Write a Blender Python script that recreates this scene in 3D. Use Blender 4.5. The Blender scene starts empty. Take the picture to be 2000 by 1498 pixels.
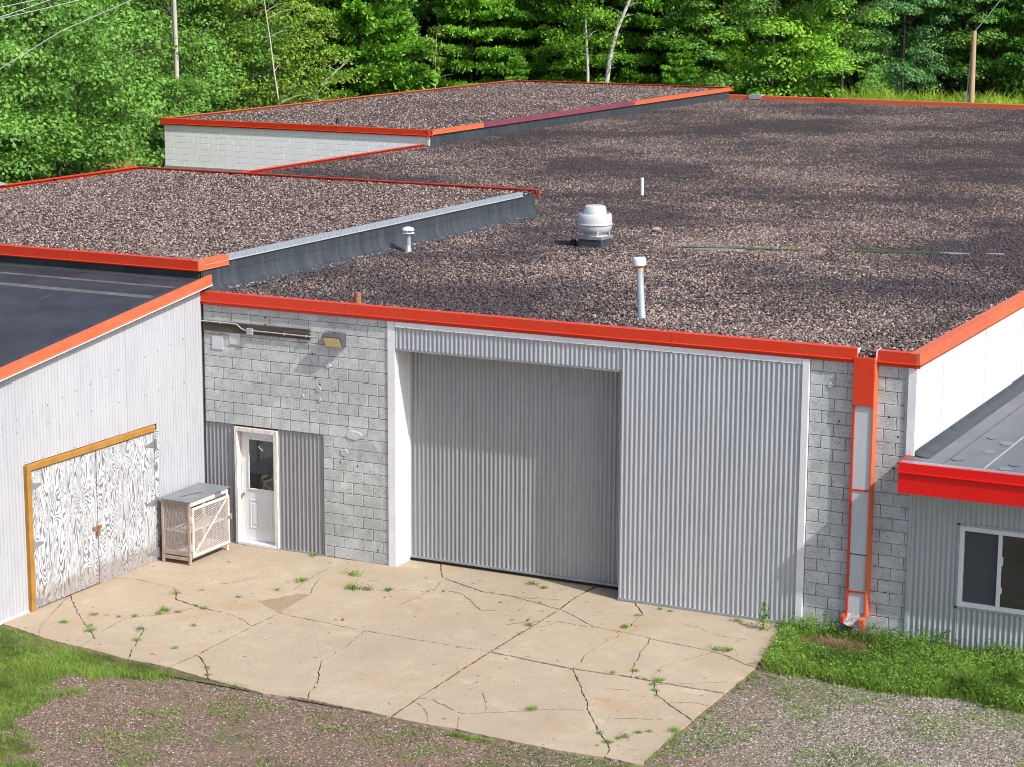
import bpy, bmesh, math, random
import numpy as np
from mathutils import Vector, Matrix

S = bpy.context.scene
COL = S.collection
random.seed(7)

# ------------------------------------------------------------------ camera, sky, sun, exposure
CAMPOS = (22.103, -31.765, 10.479)
YAW, PITCH, ROLL = math.radians(26.587), math.radians(11.18), math.radians(0.28)
cd = bpy.data.cameras.new('camera'); cam = bpy.data.objects.new('camera', cd); COL.objects.link(cam)
F = Vector((-math.sin(YAW)*math.cos(PITCH), math.cos(YAW)*math.cos(PITCH), -math.sin(PITCH)))
r0 = Vector((math.cos(YAW), math.sin(YAW), 0)); u0 = r0.cross(F)
R_ = r0*math.cos(ROLL) + u0*math.sin(ROLL); U_ = -r0*math.sin(ROLL) + u0*math.cos(ROLL)
cam.matrix_world = Matrix(((R_.x, U_.x, -F.x, CAMPOS[0]), (R_.y, U_.y, -F.y, CAMPOS[1]), (R_.z, U_.z, -F.z, CAMPOS[2]), (0, 0, 0, 1)))
cd.sensor_width = 36; cd.lens = 36*4233.2/2000; cd.clip_start = 0.5; cd.clip_end = 3000
S.camera = cam

SUN = Vector((3.4, -1.0, 3.4)).normalized()
W = bpy.data.worlds.new('World'); S.world = W; W.use_nodes = True
wn = W.node_tree.nodes; bg = wn['Background']
sky = wn.new('ShaderNodeTexSky'); sky.sky_type = 'NISHITA'; sky.sun_disc = False
sky.sun_elevation = math.asin(SUN.z); sky.sun_rotation = math.atan2(SUN.x, SUN.y)
sky.air_density = .7; sky.dust_density = 3.0
W.node_tree.links.new(sky.outputs[0], bg.inputs[0]); bg.inputs[1].default_value = 0.14
sl = bpy.data.lights.new('sun', 'SUN'); sl.energy = 3.5; sl.angle = math.radians(0.7); sl.color = (1.0, 0.975, 0.93)
so = bpy.data.objects.new('sun', sl); COL.objects.link(so)
so.rotation_euler = (-SUN).to_track_quat('-Z', 'Y').to_euler(); so.location = (40, -30, 40)
vs = S.view_settings; vs.view_transform = 'Standard'; vs.look = 'None'; vs.gamma = 1.0; vs.use_curve_mapping = False
vs.exposure = 0.50
S.cycles.max_bounces = 8; S.cycles.use_denoising = True; S.cycles.filter_width = 1.0; S.cycles.sample_clamp_indirect = 4

# ------------------------------------------------------------------ helpers
def tag(o, label=None, cat=None, group=None, kind=None):
    if label: o['label'] = label
    if cat: o['category'] = cat
    if group: o['group'] = group
    if kind: o['kind'] = kind
    return o

def thing(name, label, cat, loc=(0, 0, 0), group=None):
    o = bpy.data.objects.new(name, None); COL.objects.link(o); o.location = loc
    o.empty_display_size = 0.3
    return tag(o, label, cat, group)

def root_loc(p):
    v = Vector((0, 0, 0))
    while p is not None:
        v += Vector(p.location); p = p.parent
    return v

class MB:
    def __init__(s): s.v = []; s.f = []
    def add(s, vs_, fs):
        b = len(s.v); s.v += [tuple(q) for q in vs_]; s.f += [tuple(i+b for i in f) for f in fs]; return s
    def box(s, x0, x1, y0, y1, z0, z1):
        return s.add([(x0,y0,z0),(x1,y0,z0),(x1,y1,z0),(x0,y1,z0),(x0,y0,z1),(x1,y0,z1),(x1,y1,z1),(x0,y1,z1)],
                     [(0,3,2,1),(4,5,6,7),(0,1,5,4),(1,2,6,5),(2,3,7,6),(3,0,4,7)])
    def prism(s, poly, a, b):
        """poly: list of 3D points (ccw seen from -d); extruded by vector from a to b"""
        d = Vector(b)-Vector(a); n = len(poly)
        vs_ = [Vector(p) for p in poly] + [Vector(p)+d for p in poly]
        fs = [tuple(range(n-1, -1, -1)), tuple(range(n, 2*n))] + [(i, (i+1) % n, (i+1) % n+n, i+n) for i in range(n)]
        return s.add(vs_, fs)
    def beam(s, p, q, w, h, up=(0, 0, 1)):
        p = Vector(p); q = Vector(q); d = (q-p).normalized(); u = Vector(up); sd = d.cross(u).normalized(); u = sd.cross(d)
        vs_ = []
        for c in (p, q):
            for a, b in ((-1,-1),(1,-1),(1,1),(-1,1)): vs_.append(c+sd*(a*w/2)+u*(b*h/2))
        return s.add(vs_, [(3,2,1,0),(4,5,6,7),(0,1,5,4),(1,2,6,5),(2,3,7,6),(3,0,4,7)])
    def tube(s, pts, r, n=8, cap=True):
        pts = [Vector(p) for p in pts]; rs = r if isinstance(r, (list, tuple)) else [r]*len(pts)
        vs_ = []; fs = []
        ref = None
        for i, p in enumerate(pts):
            d = (pts[min(i+1, len(pts)-1)]-pts[max(i-1, 0)]).normalized()
            a = Vector((0, 0, 1)) if abs(d.z) < .9 else Vector((1, 0, 0))
            sx = d.cross(a).normalized(); sy = sx.cross(d)
            for k in range(n):
                t = 2*math.pi*k/n; vs_.append(p+sx*(math.cos(t)*rs[i])+sy*(math.sin(t)*rs[i]))
        for i in range(len(pts)-1):
            for k in range(n):
                k2 = (k+1) % n; fs.append((i*n+k, i*n+k2, (i+1)*n+k2, (i+1)*n+k))
        if cap:
            fs.append(tuple(range(n-1, -1, -1))); fs.append(tuple((len(pts)-1)*n+k for k in range(n)))
        return s.add(vs_, fs)
    def lathe(s, c, prof, n=32):
        c = Vector(c); vs_ = []; fs = []; m = len(prof)
        for r, z in prof:
            for k in range(n):
                t = 2*math.pi*k/n; vs_.append(c+Vector((r*math.cos(t), r*math.sin(t), z)))
        for i in range(m-1):
            for k in range(n):
                k2 = (k+1) % n; fs.append((i*n+k, i*n+k2, (i+1)*n+k2, (i+1)*n+k))
        fs.append(tuple((m-1)*n+k for k in range(n)))
        fs.append(tuple(range(n-1, -1, -1)))
        return s.add(vs_, fs)

def mesh_of(name, mb, mt, off=Vector((0, 0, 0)), smooth=None, fix=True):
    me = bpy.data.meshes.new(name)
    me.from_pydata([(x-off.x, y-off.y, z-off.z) for x, y, z in mb.v], [], mb.f)
    if fix:
        bm = bmesh.new(); bm.from_mesh(me); bmesh.ops.recalc_face_normals(bm, faces=bm.faces); bm.to_mesh(me); bm.free()
    if mt: me.materials.append(mt)
    if smooth is not None:
        me.shade_smooth(); me.set_sharp_from_angle(angle=math.radians(smooth))
    me.update(); return me

def part(name, mb, mt, parent=None, kind=None, label=None, smooth=None, bevel=0, fix=True):
    """world-space geometry, linked as ONE object under parent"""
    me = mesh_of(name, mb, mt, root_loc(parent), smooth, fix)
    o = bpy.data.objects.new(name, me); COL.objects.link(o)
    if parent is not None: o.parent = parent
    if bevel:
        b = o.modifiers.new('edge', 'BEVEL'); b.width = bevel; b.segments = 2; b.limit_method = 'ANGLE'; b.angle_limit = math.radians(40)
    return tag(o, label, None, None, kind)

def quads_mesh(name, q, mt):
    """q: (N,4,3) array"""
    n = len(q); me = bpy.data.meshes.new(name)
    me.vertices.add(n*4); me.vertices.foreach_set('co', np.ascontiguousarray(q, dtype=np.float32).ravel())
    me.loops.add(n*4); me.loops.foreach_set('vertex_index', np.arange(n*4, dtype=np.int32))
    me.polygons.add(n); me.polygons.foreach_set('loop_start', np.arange(0, n*4, 4, dtype=np.int32))
    me.polygons.foreach_set('loop_total', np.full(n, 4, dtype=np.int32))
    me.materials.append(mt); me.update(calc_edges=True); me.validate(); return me

# ------------------------------------------------------------------ materials
class NT:
    def __init__(s, name):
        s.m = bpy.data.materials.new(name); s.m.use_nodes = True; s.t = s.m.node_tree; s.n = s.t.nodes; s.p = s.n['Principled BSDF']
        s.out = s.n['Material Output']; s._pos = None
    def new(s, ty, **kw):
        n = s.n.new(ty)
        for k, v in kw.items(): setattr(n, k, v)
        return n
    def link(s, a, b): s.t.links.new(a, b)
    def pos(s):
        if s._pos is None: s._pos = s.new('ShaderNodeNewGeometry').outputs['Position']
        return s._pos
    def mapped(s, scale=(1, 1, 1), loc=(0, 0, 0), src=None):
        m = s.new('ShaderNodeMapping'); m.inputs['Scale'].default_value = scale; m.inputs['Location'].default_value = loc
        s.link(src or s.pos(), m.inputs['Vector']); return m.outputs[0]
    def noise(s, scale, detail=4, rough=.6, vec=None, dist=0):
        n = s.new('ShaderNodeTexNoise'); n.inputs['Scale'].default_value = scale; n.inputs['Detail'].default_value = detail
        n.inputs['Roughness'].default_value = rough; n.inputs['Distortion'].default_value = dist
        s.link(vec or s.pos(), n.inputs['Vector']); return n.outputs[0]
    def voro(s, scale, feature='F1', vec=None, out='Distance', rnd=1):
        n = s.new('ShaderNodeTexVoronoi', feature=feature); n.inputs['Scale'].default_value = scale; n.inputs['Randomness'].default_value = rnd
        s.link(vec or s.pos(), n.inputs['Vector']); return n.outputs[out]
    def ramp(s, fac, stops, interp='LINEAR'):
        r = s.new('ShaderNodeValToRGB'); r.color_ramp.interpolation = interp
        e = r.color_ramp.elements
        while len(e) < len(stops): e.new(0.5)
        for i, (p, c) in enumerate(stops):
            e[i].position = p; e[i].color = (c[0], c[1], c[2], 1) if isinstance(c, (tuple, list)) else (c, c, c, 1)
        s.link(fac, r.inputs[0]); return r.outputs[0]
    def mix(s, fac, a, b, mode='MIX'):
        m = s.new('ShaderNodeMix', data_type='RGBA', blend_type=mode)
        for sock, v in ((m.inputs[0], fac), (m.inputs[6], a), (m.inputs[7], b)):
            if hasattr(v, 'default_value') or hasattr(v, 'links'): s.link(v, sock)
            elif isinstance(v, (int, float)) and sock is m.inputs[0]: sock.default_value = v
            else:
                c = v if isinstance(v, (tuple, list)) else (v, v, v)
                sock.default_value = (c[0], c[1], c[2], 1)
        return m.outputs[2]
    def math(s, op, a, b=None, c=None):
        m = s.new('ShaderNodeMath', operation=op)
        for i, v in enumerate((a, b, c)):
            if v is None: continue
            if isinstance(v, (int, float)): m.inputs[i].default_value = v
            else: s.link(v, m.inputs[i])
        return m.outputs[0]
    def objrand(s): return s.new('ShaderNodeObjectInfo').outputs['Random']
    def bump(s, h, strength=.3, dist=.01):
        b = s.new('ShaderNodeBump'); b.inputs['Strength'].default_value = strength; b.inputs['Distance'].default_value = dist
        s.link(h, b.inputs['Height']); s.link(b.outputs[0], s.p.inputs['Normal']); return b
    def fin(s, col, rough=.6, metal=0, spec=None):
        if isinstance(col, (tuple, list)): s.p.inputs['Base Color'].default_value = (*col, 1)
        else: s.link(col, s.p.inputs['Base Color'])
        if isinstance(rough, (int, float)): s.p.inputs['Roughness'].default_value = rough
        else: s.link(rough, s.p.inputs['Roughness'])
        s.p.inputs['Metallic'].default_value = metal
        if spec is not None: s.p.inputs['Specular IOR Level'].default_value = spec
        return s.m

def worn(name, c1, c2, scale=6, rough=.5, metal=0, bump=.05, spec=None, stretch=(1, 1, 1), objvar=0):
    t = NT(name); v = t.mapped(stretch)
    f = t.noise(scale, 6, .65, v); g = t.noise(scale*9, 3, .6, v)
    c = t.mix(t.ramp(f, [(.35, 0), (.7, 1)]), c1, c2)
    c = t.mix(t.math('MULTIPLY', t.ramp(g, [(.45, 0), (.75, 1)]), .25), c, tuple(x*.6 for x in c1))
    if objvar: c = t.mix(t.math('MULTIPLY', t.objrand(), objvar), c, tuple(x*.55 for x in c1))
    if bump: t.bump(g, bump, .004)
    return t.fin(c, rough, metal, spec)

RED = worn('red_paint', (0.658, 0.034, 0.006), (0.564, 0.056, 0.017), 2.2, .42, spec=.5, stretch=(1, 1, 3), objvar=.22)
RED_SUNLIT = worn('sunlit_red_paint', (0.630, 0.113, 0.041), (0.540, 0.158, 0.077), 2.5, .45, stretch=(1, 1, 3), objvar=.22)  # same red trim paint, the orange of its sunlit sides put into the colour
PURPLE = worn('purple_primer', (.17, .035, .06), (.23, .06, .085), 1.5, .5)
ANNEX_RED = worn('bright_red_paint', (0.702, 0.005, 0.004), (0.666, 0.007, 0.005), .8, .35)
SHED_WHITE = worn('pale_painted_sheet', (0.391, 0.404, 0.437), (0.437, 0.450, 0.478), .8, .45, stretch=(1, 1, .25), bump=.02, objvar=.13)
WALL_WHITE = worn('white_painted_sheet', (0.559, 0.564, 0.571), (0.491, 0.498, 0.508), .7, .45, stretch=(1, 1, .3), bump=.02, objvar=.13)
TRIM_WHITE = worn('white_trim_paint', (.76, .76, .79), (.66, .67, .70), 2, .45)
OLD_WHITE = worn('flaking_white_wood', (.80, .78, .74), (.42, .36, .31), 9, .7, stretch=(3, 3, .5), bump=.2)
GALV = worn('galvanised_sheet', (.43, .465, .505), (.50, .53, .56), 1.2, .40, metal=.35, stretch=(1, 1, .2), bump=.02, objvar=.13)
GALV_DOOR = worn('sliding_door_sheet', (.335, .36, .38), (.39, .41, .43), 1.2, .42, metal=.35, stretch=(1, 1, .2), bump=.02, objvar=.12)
GALV_DARK = worn('dull_galvanised_sheet', (.30, .31, .345), (.36, .37, .40), 1.4, .42, metal=.5, stretch=(1, 1, .2), bump=.02)
GALV_ANNEX = worn('blue_grey_sheet', (.42, .45, .475), (.47, .50, .525), 1.2, .45, metal=.3, stretch=(1, 1, .2), bump=.02, objvar=.13)
STEEL = worn('grey_steel', (.42, .44, .46), (.32, .33, .35), 5, .45, metal=.6)
ALU = worn('spun_aluminium', (0.644, 0.661, 0.673), (0.552, 0.569, 0.586), 3, .32, metal=.2, bump=.0)
PIPE_GALV = worn('zinc_pipe', (.42, .48, .54), (.52, .56, .60), 6, .42, metal=.5, stretch=(1, 1, .3))
RUST = worn('rusty_iron', (.20, .09, .04), (.33, .17, .07), 14, .8)
DARK = worn('dark_gap', (.02, .02, .02), (.03, .03, .03), 5, .8)
MEMBRANE = worn('black_roof_membrane', (.026, .028, .034), (.050, .053, .060), 1.1, .55, spec=.35, bump=.04)
FLASH = worn('dark_flashing_membrane', (0.022, 0.028, 0.035), (0.056, 0.067, 0.077), 2.2, .55, stretch=(1, 3, .35), bump=.08)
SEAM = worn('dusty_seam_tape', (.075, .078, .078), (.14, .14, .135), 3, .7)
GREY_ROOF = worn('grey_roof_membrane', (0.110, 0.119, 0.134), (0.163, 0.172, 0.185), 1.0, .6, bump=.04)
PALE_PATCH = worn('pale_dust', (.33, .33, .32), (.24, .25, .25), 6, .8)
PALE_SEAM = worn('chalky_membrane_patch', (.19, .20, .215), (.14, .15, .165), 9, .7)
YELLOW_WOOD = worn('new_yellow_lumber', (.40, .20, .035), (.29, .135, .022), 5, .6, stretch=(3, .6, .6), bump=.1)
OLD_WOOD = worn('weathered_dark_wood', (0.041, 0.032, 0.027), (0.120, 0.090, 0.071), 5, .85, stretch=(.4, 2, 6), bump=.5)
DOOR_WHITE = worn('white_door_paint', (0.703, 0.722, 0.741), (0.665, 0.684, 0.708), 2, .4, bump=.0)
CREAM = worn('peeling_cream_paint', (.70, .655, .59), (.50, .44, .38), 16, .65, bump=.2)
TAN_FRAME = worn('dirty_tan_paint', (0.425, 0.340, 0.281), (0.272, 0.204, 0.170), 12, .7)
WIRE = worn('pale_wire', (.56, .50, .47), (.42, .36, .33), 14, .6)
LID = worn('blue_grey_lid', (.195, .225, .245), (.15, .17, .185), 4, .55)
LID_RUST = worn('lid_rust_patch', (.13, .05, .04), (.22, .10, .07), 20, .8)
BRONZE = worn('bronze_lamp_paint', (.075, .066, .075), (.11, .10, .11), 6, .45)
LENS = worn('yellowed_lens', (.62, .50, .24), (.70, .60, .36), 8, .3)
CONDUIT = worn('grey_conduit', (0.396, 0.410, 0.418), (0.317, 0.324, 0.331), 12, .5)
PVC = worn('white_plastic_pipe', (.80, .80, .78), (.72, .72, .70), 8, .5)
CHUTE = worn('pale_grey_chute', (.50, .545, .57), (.44, .48, .505), 2, .5, stretch=(1, 1, .3), bump=.02)
PLATE = worn('pale_plate_paint', (.55, .59, .62), (.50, .53, .56), 6, .5)
MORTAR = worn('mortar', (.10, .103, .10), (.38, .395, .39), 1.7, .9)
WBLOCK = worn('white_painted_block', (.93, .93, .93), (.89, .89, .90), 3, .7, objvar=.05, bump=.1)
WMORTAR = worn('white_mortar', (.72, .72, .73), (.66, .67, .68), 6, .9)
POLE = worn('weathered_pole', (0.500, 0.338, 0.200), (0.375, 0.250, 0.150), 4, .85, stretch=(3, 3, .3), bump=.3)
POLE_GREY = worn('grey_pole', (.52, .48, .45), (.38, .35, .32), 4, .85, stretch=(3, 3, .3), bump=.3)
LINE = worn('cable', (.42, .46, .46), (.40, .44, .44), 3, .5)
BARK = worn('bark', (.085, .07, .055), (.045, .036, .03), 3, .9, stretch=(2, 2, .4), bump=.5)
BIRCH = worn('birch_bark', (.62, .60, .56), (.24, .22, .20), 2.2, .8, stretch=(1, 1, 3), bump=.2)
DEADWOOD = worn('dead_grey_wood', (.55, .53, .48), (.36, .34, .30), 3, .9)

def m_glass():
    t = NT('dark_window_glass'); f = t.noise(3, 3)
    return t.fin(t.mix(f, (.012, .014, .016), (.03, .032, .03)), .06, 0, 1.0)
GLASS = m_glass()
def m_screen():
    t = NT('insect_screen'); f = t.noise(40, 2)
    return t.fin(t.mix(f, (.055, .058, .065), (.085, .09, .10)), .55, 0, .3)
SCREEN = m_screen()

def m_block():
    t = NT('grey_painted_block')
    big = t.noise(.9, 5, .6); mid = t.noise(5, 6, .7); fine = t.noise(38, 4, .75); speck = t.noise(110, 2, .5)
    c = t.mix(t.ramp(big, [(.35, 0), (.65, 1)]), (.60, .635, .625), (.48, .50, .50))
    c = t.mix(t.math('MULTIPLY', t.objrand(), .40), c, (.33, .355, .355))
    grime = t.math('MULTIPLY', t.ramp(fine, [(.47, 0), (.60, 1)]), t.ramp(mid, [(.40, 0), (.60, 1)]))
    c = t.mix(t.math('MULTIPLY', grime, .80), c, (.11, .12, .115))
    c = t.mix(t.math('MULTIPLY', t.ramp(speck, [(.60, 0), (.68, 1)]), .35), c, (.16, .165, .16))
    wash = t.noise(.75, 5, .7, t.mapped((1, 1, .7), (5, 0, 11)))
    c = t.mix(t.math('MULTIPLY', t.ramp(wash, [(.50, 0), (.66, 1)]), .5), c, (.27, .29, .285))
    lightp = t.ramp(t.noise(2.3, 4, .6, t.mapped((1, 1, 1), (7, 3, 1))), [(.60, 0), (.66, 1)])
    c = t.mix(t.math('MULTIPLY', lightp, .5), c, (.60, .64, .635))
    t.bump(t.math('ADD', fine, t.math('MULTIPLY', mid, .6)), .35, .006)
    return t.fin(c, .85)
BLOCK = m_block()

def m_concrete():
    t = NT('tan_concrete')
    big = t.noise(.55, 5, .55); mid = t.noise(3.2, 6, .65); fine = t.noise(55, 3, .7); pit = t.voro(60)
    c = t.mix(t.ramp(big, [(.33, 0), (.68, 1)]), (.40, .315, .215), (.455, .382, .282))
    c = t.mix(t.ramp(mid, [(.38, 0), (.66, .8)]), c, (.375, .30, .215))
    agg = t.noise(24, 4, .75); wear = t.noise(1.1, 5, .65, t.mapped((1, 1, 1), (8, 40, 0)))
    c = t.mix(t.math('MULTIPLY', t.ramp(agg, [(.46, 0), (.62, 1)]), t.math('MULTIPLY', t.ramp(wear, [(.44, .15), (.60, 1)]), .6)), c, (.27, .225, .17))
    c = t.mix(t.math('MULTIPLY', t.ramp(agg, [(.36, 1), (.44, 0)]), .35), c, (.52, .445, .35))
    c = t.mix(t.math('MULTIPLY', t.objrand(), .22), c, (.36, .29, .215))
    st = t.noise(.8, 4, .6, t.mapped((1, 1, 1), (13, 5, 0)))
    c = t.mix(t.math('MULTIPLY', t.ramp(st, [(.55, 0), (.70, 1)]), .55), c, (.37, .245, .115))
    c = t.mix(t.math('MULTIPLY', t.ramp(fine, [(.50, 0), (.62, 1)]), .6), c, (.25, .20, .145))
    pale = t.noise(1.4, 6, .7, t.mapped((1, 1, 1), (3, 21, 0)))
    c = t.mix(t.math('MULTIPLY', t.ramp(pale, [(.58, 0), (.70, 1)]), .5), c, (.52, .44, .34))
    worn_ = t.noise(.42, 4, .6, t.mapped((1, .55, 1), (2, 60, 0)))
    c = t.mix(t.math('MULTIPLY', t.ramp(worn_, [(.46, 0), (.64, 1)]), .45), c, (.29, .235, .17))
    sp = t.noise(7, 3, .5, t.mapped((1, 1, 1), (31, 2, 0)))
    c = t.mix(t.math('MULTIPLY', t.ramp(sp, [(.685, 0), (.70, 1)]), .7), c, (.12, .08, .055))
    t.bump(t.math('ADD', t.math('ADD', fine, agg), t.math('MULTIPLY', mid, .8)), .55, .009)
    return t.fin(c, .9)
CONCRETE = m_concrete()

def m_ground():
    t = NT('gravel_and_dirt')
    sep = t.new('ShaderNodeSeparateXYZ'); t.link(t.pos(), sep.inputs[0])
    big = t.noise(.35, 4, .6)
    side = t.math('ADD', t.math('ADD', t.math('MULTIPLY', sep.outputs[0], .26), t.math('MULTIPLY', big, 1.6)), -3.35)      # dirt in the west, pale gravel in the east
    cell = t.voro(38, out='Color'); cv = t.new('ShaderNodeSeparateColor'); t.link(cell, cv.inputs[0])
    dist = t.voro(38)
    brown = t.ramp(cv.outputs[0], [(0, (.08, .054, .038)), (.5, (.16, .107, .075)), (.88, (.23, .165, .125)), (1, (.42, .35, .30))])
    grey = t.ramp(cv.outputs[1], [(0, (.05, .04, .03)), (.45, (.165, .14, .11)), (.82, (.27, .24, .195)), (1, (.48, .44, .38))])
    c = t.mix(t.ramp(side, [(0, 0), (1, 1)]), brown, grey)
    dirt = t.noise(1.1, 6, .65, t.mapped((1, 1, 1), (4, 9, 0)))
    east = t.ramp(side, [(0, 0), (1, 1)])
    c = t.mix(t.math('MULTIPLY', t.ramp(dirt, [(.50, 0), (.62, 1)]), t.math('SUBTRACT', .75, t.math('MULTIPLY', east, .5))), c, (.20, .13, .088))
    green = t.noise(1.9, 6, .75, t.mapped((1, 1, 1), (17, 3, 0)))
    c = t.mix(t.math('MULTIPLY', t.ramp(green, [(.53, 0), (.64, 1)]), .8), c, (.075, .115, .022))
    far = t.ramp(t.math('ADD', sep.outputs[1], t.math('MULTIPLY', big, 4)), [(0, 0), (.01, 1)])
    c = t.mix(far, c, t.mix(big, (.05, .075, .02), (.10, .075, .045)))
    t.bump(t.math('SUBTRACT', 1.0, dist), .8, .02)
    return t.fin(c, .95)
GROUND = m_ground()

def gravel_tint(t, val):
    """damp and dry areas on the flat roofs: real staining, follows nothing but the roof itself"""
    patch = t.noise(.17, 5, .60, t.mapped((1, 1, .01), (2.3, 7.7, 0)))
    fineP = t.noise(1.3, 4, .6, t.mapped((1, 1, .01)))
    p = t.math('ADD', t.math('MULTIPLY', patch, .85), t.math('MULTIPLY', fineP, .20))
    return p
def stone_ramp(t, r):
    return t.ramp(r, [(0, (.024, .018, .018)), (.28, (.070, .050, .047)), (.60, (.170, .120, .107)), (.88, (.32, .24, .21)), (1, (.52, .43, .375))])
def m_roofbase(name, dry):
    t = NT(name)
    cell = t.voro(21, out='Color'); cv = t.new('ShaderNodeSeparateColor'); t.link(cell, cv.inputs[0])
    d = t.voro(21)
    c = stone_ramp(t, cv.outputs[0])
    p = gravel_tint(t, None)
    c = t.mix(t.ramp(p, [(.44-dry, .78), (.60-dry, 0)]), c, (.022, .018, .023))
    c = t.mix(t.ramp(p, [(.56, 0), (.68, .30)]), c, (.36, .29, .25))
    c = t.mix(t.ramp(d, [(.30, 0), (.55, .9)]), c, (.012, .010, .010))  # shade in the gaps between stones, painted near-black at the cell rims
    t.bump(t.math('SUBTRACT', 1.0, d), 1.0, .04)
    return t.fin(c, .95)
def m_stone(name, dry):
    t = NT(name)
    c = stone_ramp(t, t.objrand())
    p = gravel_tint(t, None)
    c = t.mix(t.ramp(p, [(.45-dry, .80), (.58-dry, 0)]), c, (.032, .026, .035))
    c = t.mix(t.ramp(p, [(.56, 0), (.68, .30)]), c, (.36, .29, .25))
    return t.fin(c, .85)
ROOFBASE = m_roofbase('roof_gravel_bed', 0.0); STONE = m_stone('roof_pebbles', 0.0)
ROOFBASE_DRY = m_roofbase('dry_roof_gravel_bed', .12); STONE_DRY = m_stone('dry_roof_pebbles', .12)
def m_pebble():
    t = NT('yard_pebbles'); r = t.objrand()
    sep = t.new('ShaderNodeSeparateXYZ'); t.link(t.pos(), sep.inputs[0])
    b = t.ramp(r, [(0, (.05, .038, .030)), (.5, (.155, .105, .078)), (.90, (.26, .19, .15)), (1, (.56, .50, .44))])
    g = t.ramp(r, [(0, (.045, .038, .03)), (.35, (.15, .13, .105)), (.78, (.30, .265, .22)), (1, (.60, .55, .49))])
    big = t.noise(.35, 4, .6)
    side = t.math('ADD', t.math('ADD', t.math('MULTIPLY', sep.outputs[0], .26), t.math('MULTIPLY', big, 1.6)), -3.35)
    return t.fin(t.mix(t.ramp(side, [(0, 0), (1, 1)]), b, g), .9)
PEBBLE = m_pebble()

def m_ply():
    t = NT('peeling_white_plywood')
    sep = t.new('ShaderNodeSeparateXYZ'); t.link(t.pos(), sep.inputs[0])
    fld = t.noise(1.0, 2, .45, t.mapped((1, 3.2, .62), (0, 1.7, 3)), .6)
    wob = t.noise(4, 3, .6, t.mapped((1, 2, .7)))
    ring = t.math('SINE', t.math('ADD', t.math('MULTIPLY', fld, 235), t.math('MULTIPLY', wob, 5)))
    chip = t.noise(9, 5, .7, t.mapped((1, 2.0, .5)))
    f = t.math('ADD', t.math('MULTIPLY', ring, .30), t.math('ADD', t.math('MULTIPLY', chip, 1.5), -.55))
    fine = t.noise(90, 3, .6, t.mapped((1, 2.5, .25)))
    f = t.math('ADD', f, t.math('MULTIPLY', t.math('SUBTRACT', fine, .5), .5))
    grey = t.mix(t.noise(3, 4, .6), (.105, .105, .11), (.20, .20, .205))
    white = t.mix(t.noise(2, 4, .6), (.55, .57, .60), (.46, .475, .505))
    c = t.mix(t.ramp(f, [(0, 0), (.17, 1)]), grey, white)
    zz = t.math('ADD', sep.outputs[2], t.math('MULTIPLY', t.noise(4, 6, .75, t.mapped((1, 2.5, .8))), -.55))
    c = t.mix(t.ramp(zz, [(0, .55), (.10, 0)]), c, (.20, .155, .12))                                  # splash dirt and rot along the foot
    t.bump(f, .5, .004)
    return t.fin(c, .8)
PLY = m_ply()

def m_leaf(name, cols, trans=.32, rough=.5):
    t = NT(name)
    r = t.new('ShaderNodeNewGeometry').outputs['Random Per Island']
    big = t.noise(.75, 3, .6)
    k = len(cols)
    c = t.ramp(r, [(i/(k-1), col) for i, col in enumerate(cols)])
    c = t.mix(t.math('MULTIPLY', t.objrand(), .45), c, tuple(x*1.2 for x in cols[-1]))
    c = t.mix(t.ramp(big, [(.36, .65), (.52, 0)]), c, tuple(x*.7 for x in cols[0]))
    c = t.mix(t.ramp(big, [(.52, 0), (.68, .5)]), c, cols[-1])
    m = t.fin(c, rough, 0, .35)
    tr = t.new('ShaderNodeBsdfTranslucent'); t.link(c, tr.inputs[0])
    mx = t.new('ShaderNodeMixShader'); mx.inputs[0].default_value = trans
    t.link(t.p.outputs[0], mx.inputs[1]); t.link(tr.outputs[0], mx.inputs[2]); t.link(mx.outputs[0], t.out.inputs[0])
    return m
LEAF_MID = m_leaf('mid_green_leaves', [(.062, .17, .022), (.14, .32, .042), (.24, .46, .085)])
LEAF_BRIGHT = m_leaf('bright_green_leaves', [(.085, .24, .014), (.17, .40, .025), (.28, .53, .05)])
LEAF_BLUE = m_leaf('blue_green_leaves', [(.055, .155, .040), (.10, .26, .075), (.18, .39, .13)])
LEAF_YEL = m_leaf('yellow_green_leaves', [(.09, .18, .016), (.19, .32, .030), (.32, .46, .065)])
NEEDLE = m_leaf('pine_needles', [(.070, .21, .014), (.155, .40, .028), (.28, .56, .06)], .25)
NEEDLE_DK = m_leaf('dark_pine_needles', [(.035, .11, .016), (.065, .20, .026), (.11, .30, .04)], .25)
GRASS = m_leaf('lawn_grass', [(.062, .15, .012), (.14, .28, .022), (.27, .41, .06)], .3)
WEED = m_leaf('weed_leaves', [(.050, .13, .012), (.11, .24, .022), (.24, .38, .06)], .3)
BANKGRASS = m_leaf('bank_grass', [(.20, .34, .018), (.32, .50, .03), (.46, .60, .07)], .3)
STRAW = m_leaf('dry_straw', [(.14, .085, .045), (.25, .16, .085), (.38, .27, .15)], .2)
MOSS = worn('pond_moss', (.025, .07, .012), (.04, .10, .02), 12, .7)
POND = NT('roof_puddle_water').fin((.30, .33, .36), .12, 0, .8)
CRACK_DUST = worn('dusty_crack', (.16, .12, .08), (.26, .20, .14), 4, .9)
SPALL = worn('spalled_concrete', (.31, .235, .155), (.24, .175, .115), 5, .95, bump=.6)
JOINT_SOIL = worn('dark_joint_soil', (.060, .044, .028), (.19, .13, .08), 3, .95)
SOIL = worn('bare_bank_soil', (.30, .16, .06), (.20, .10, .04), 3, .95, bump=.6)

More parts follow.
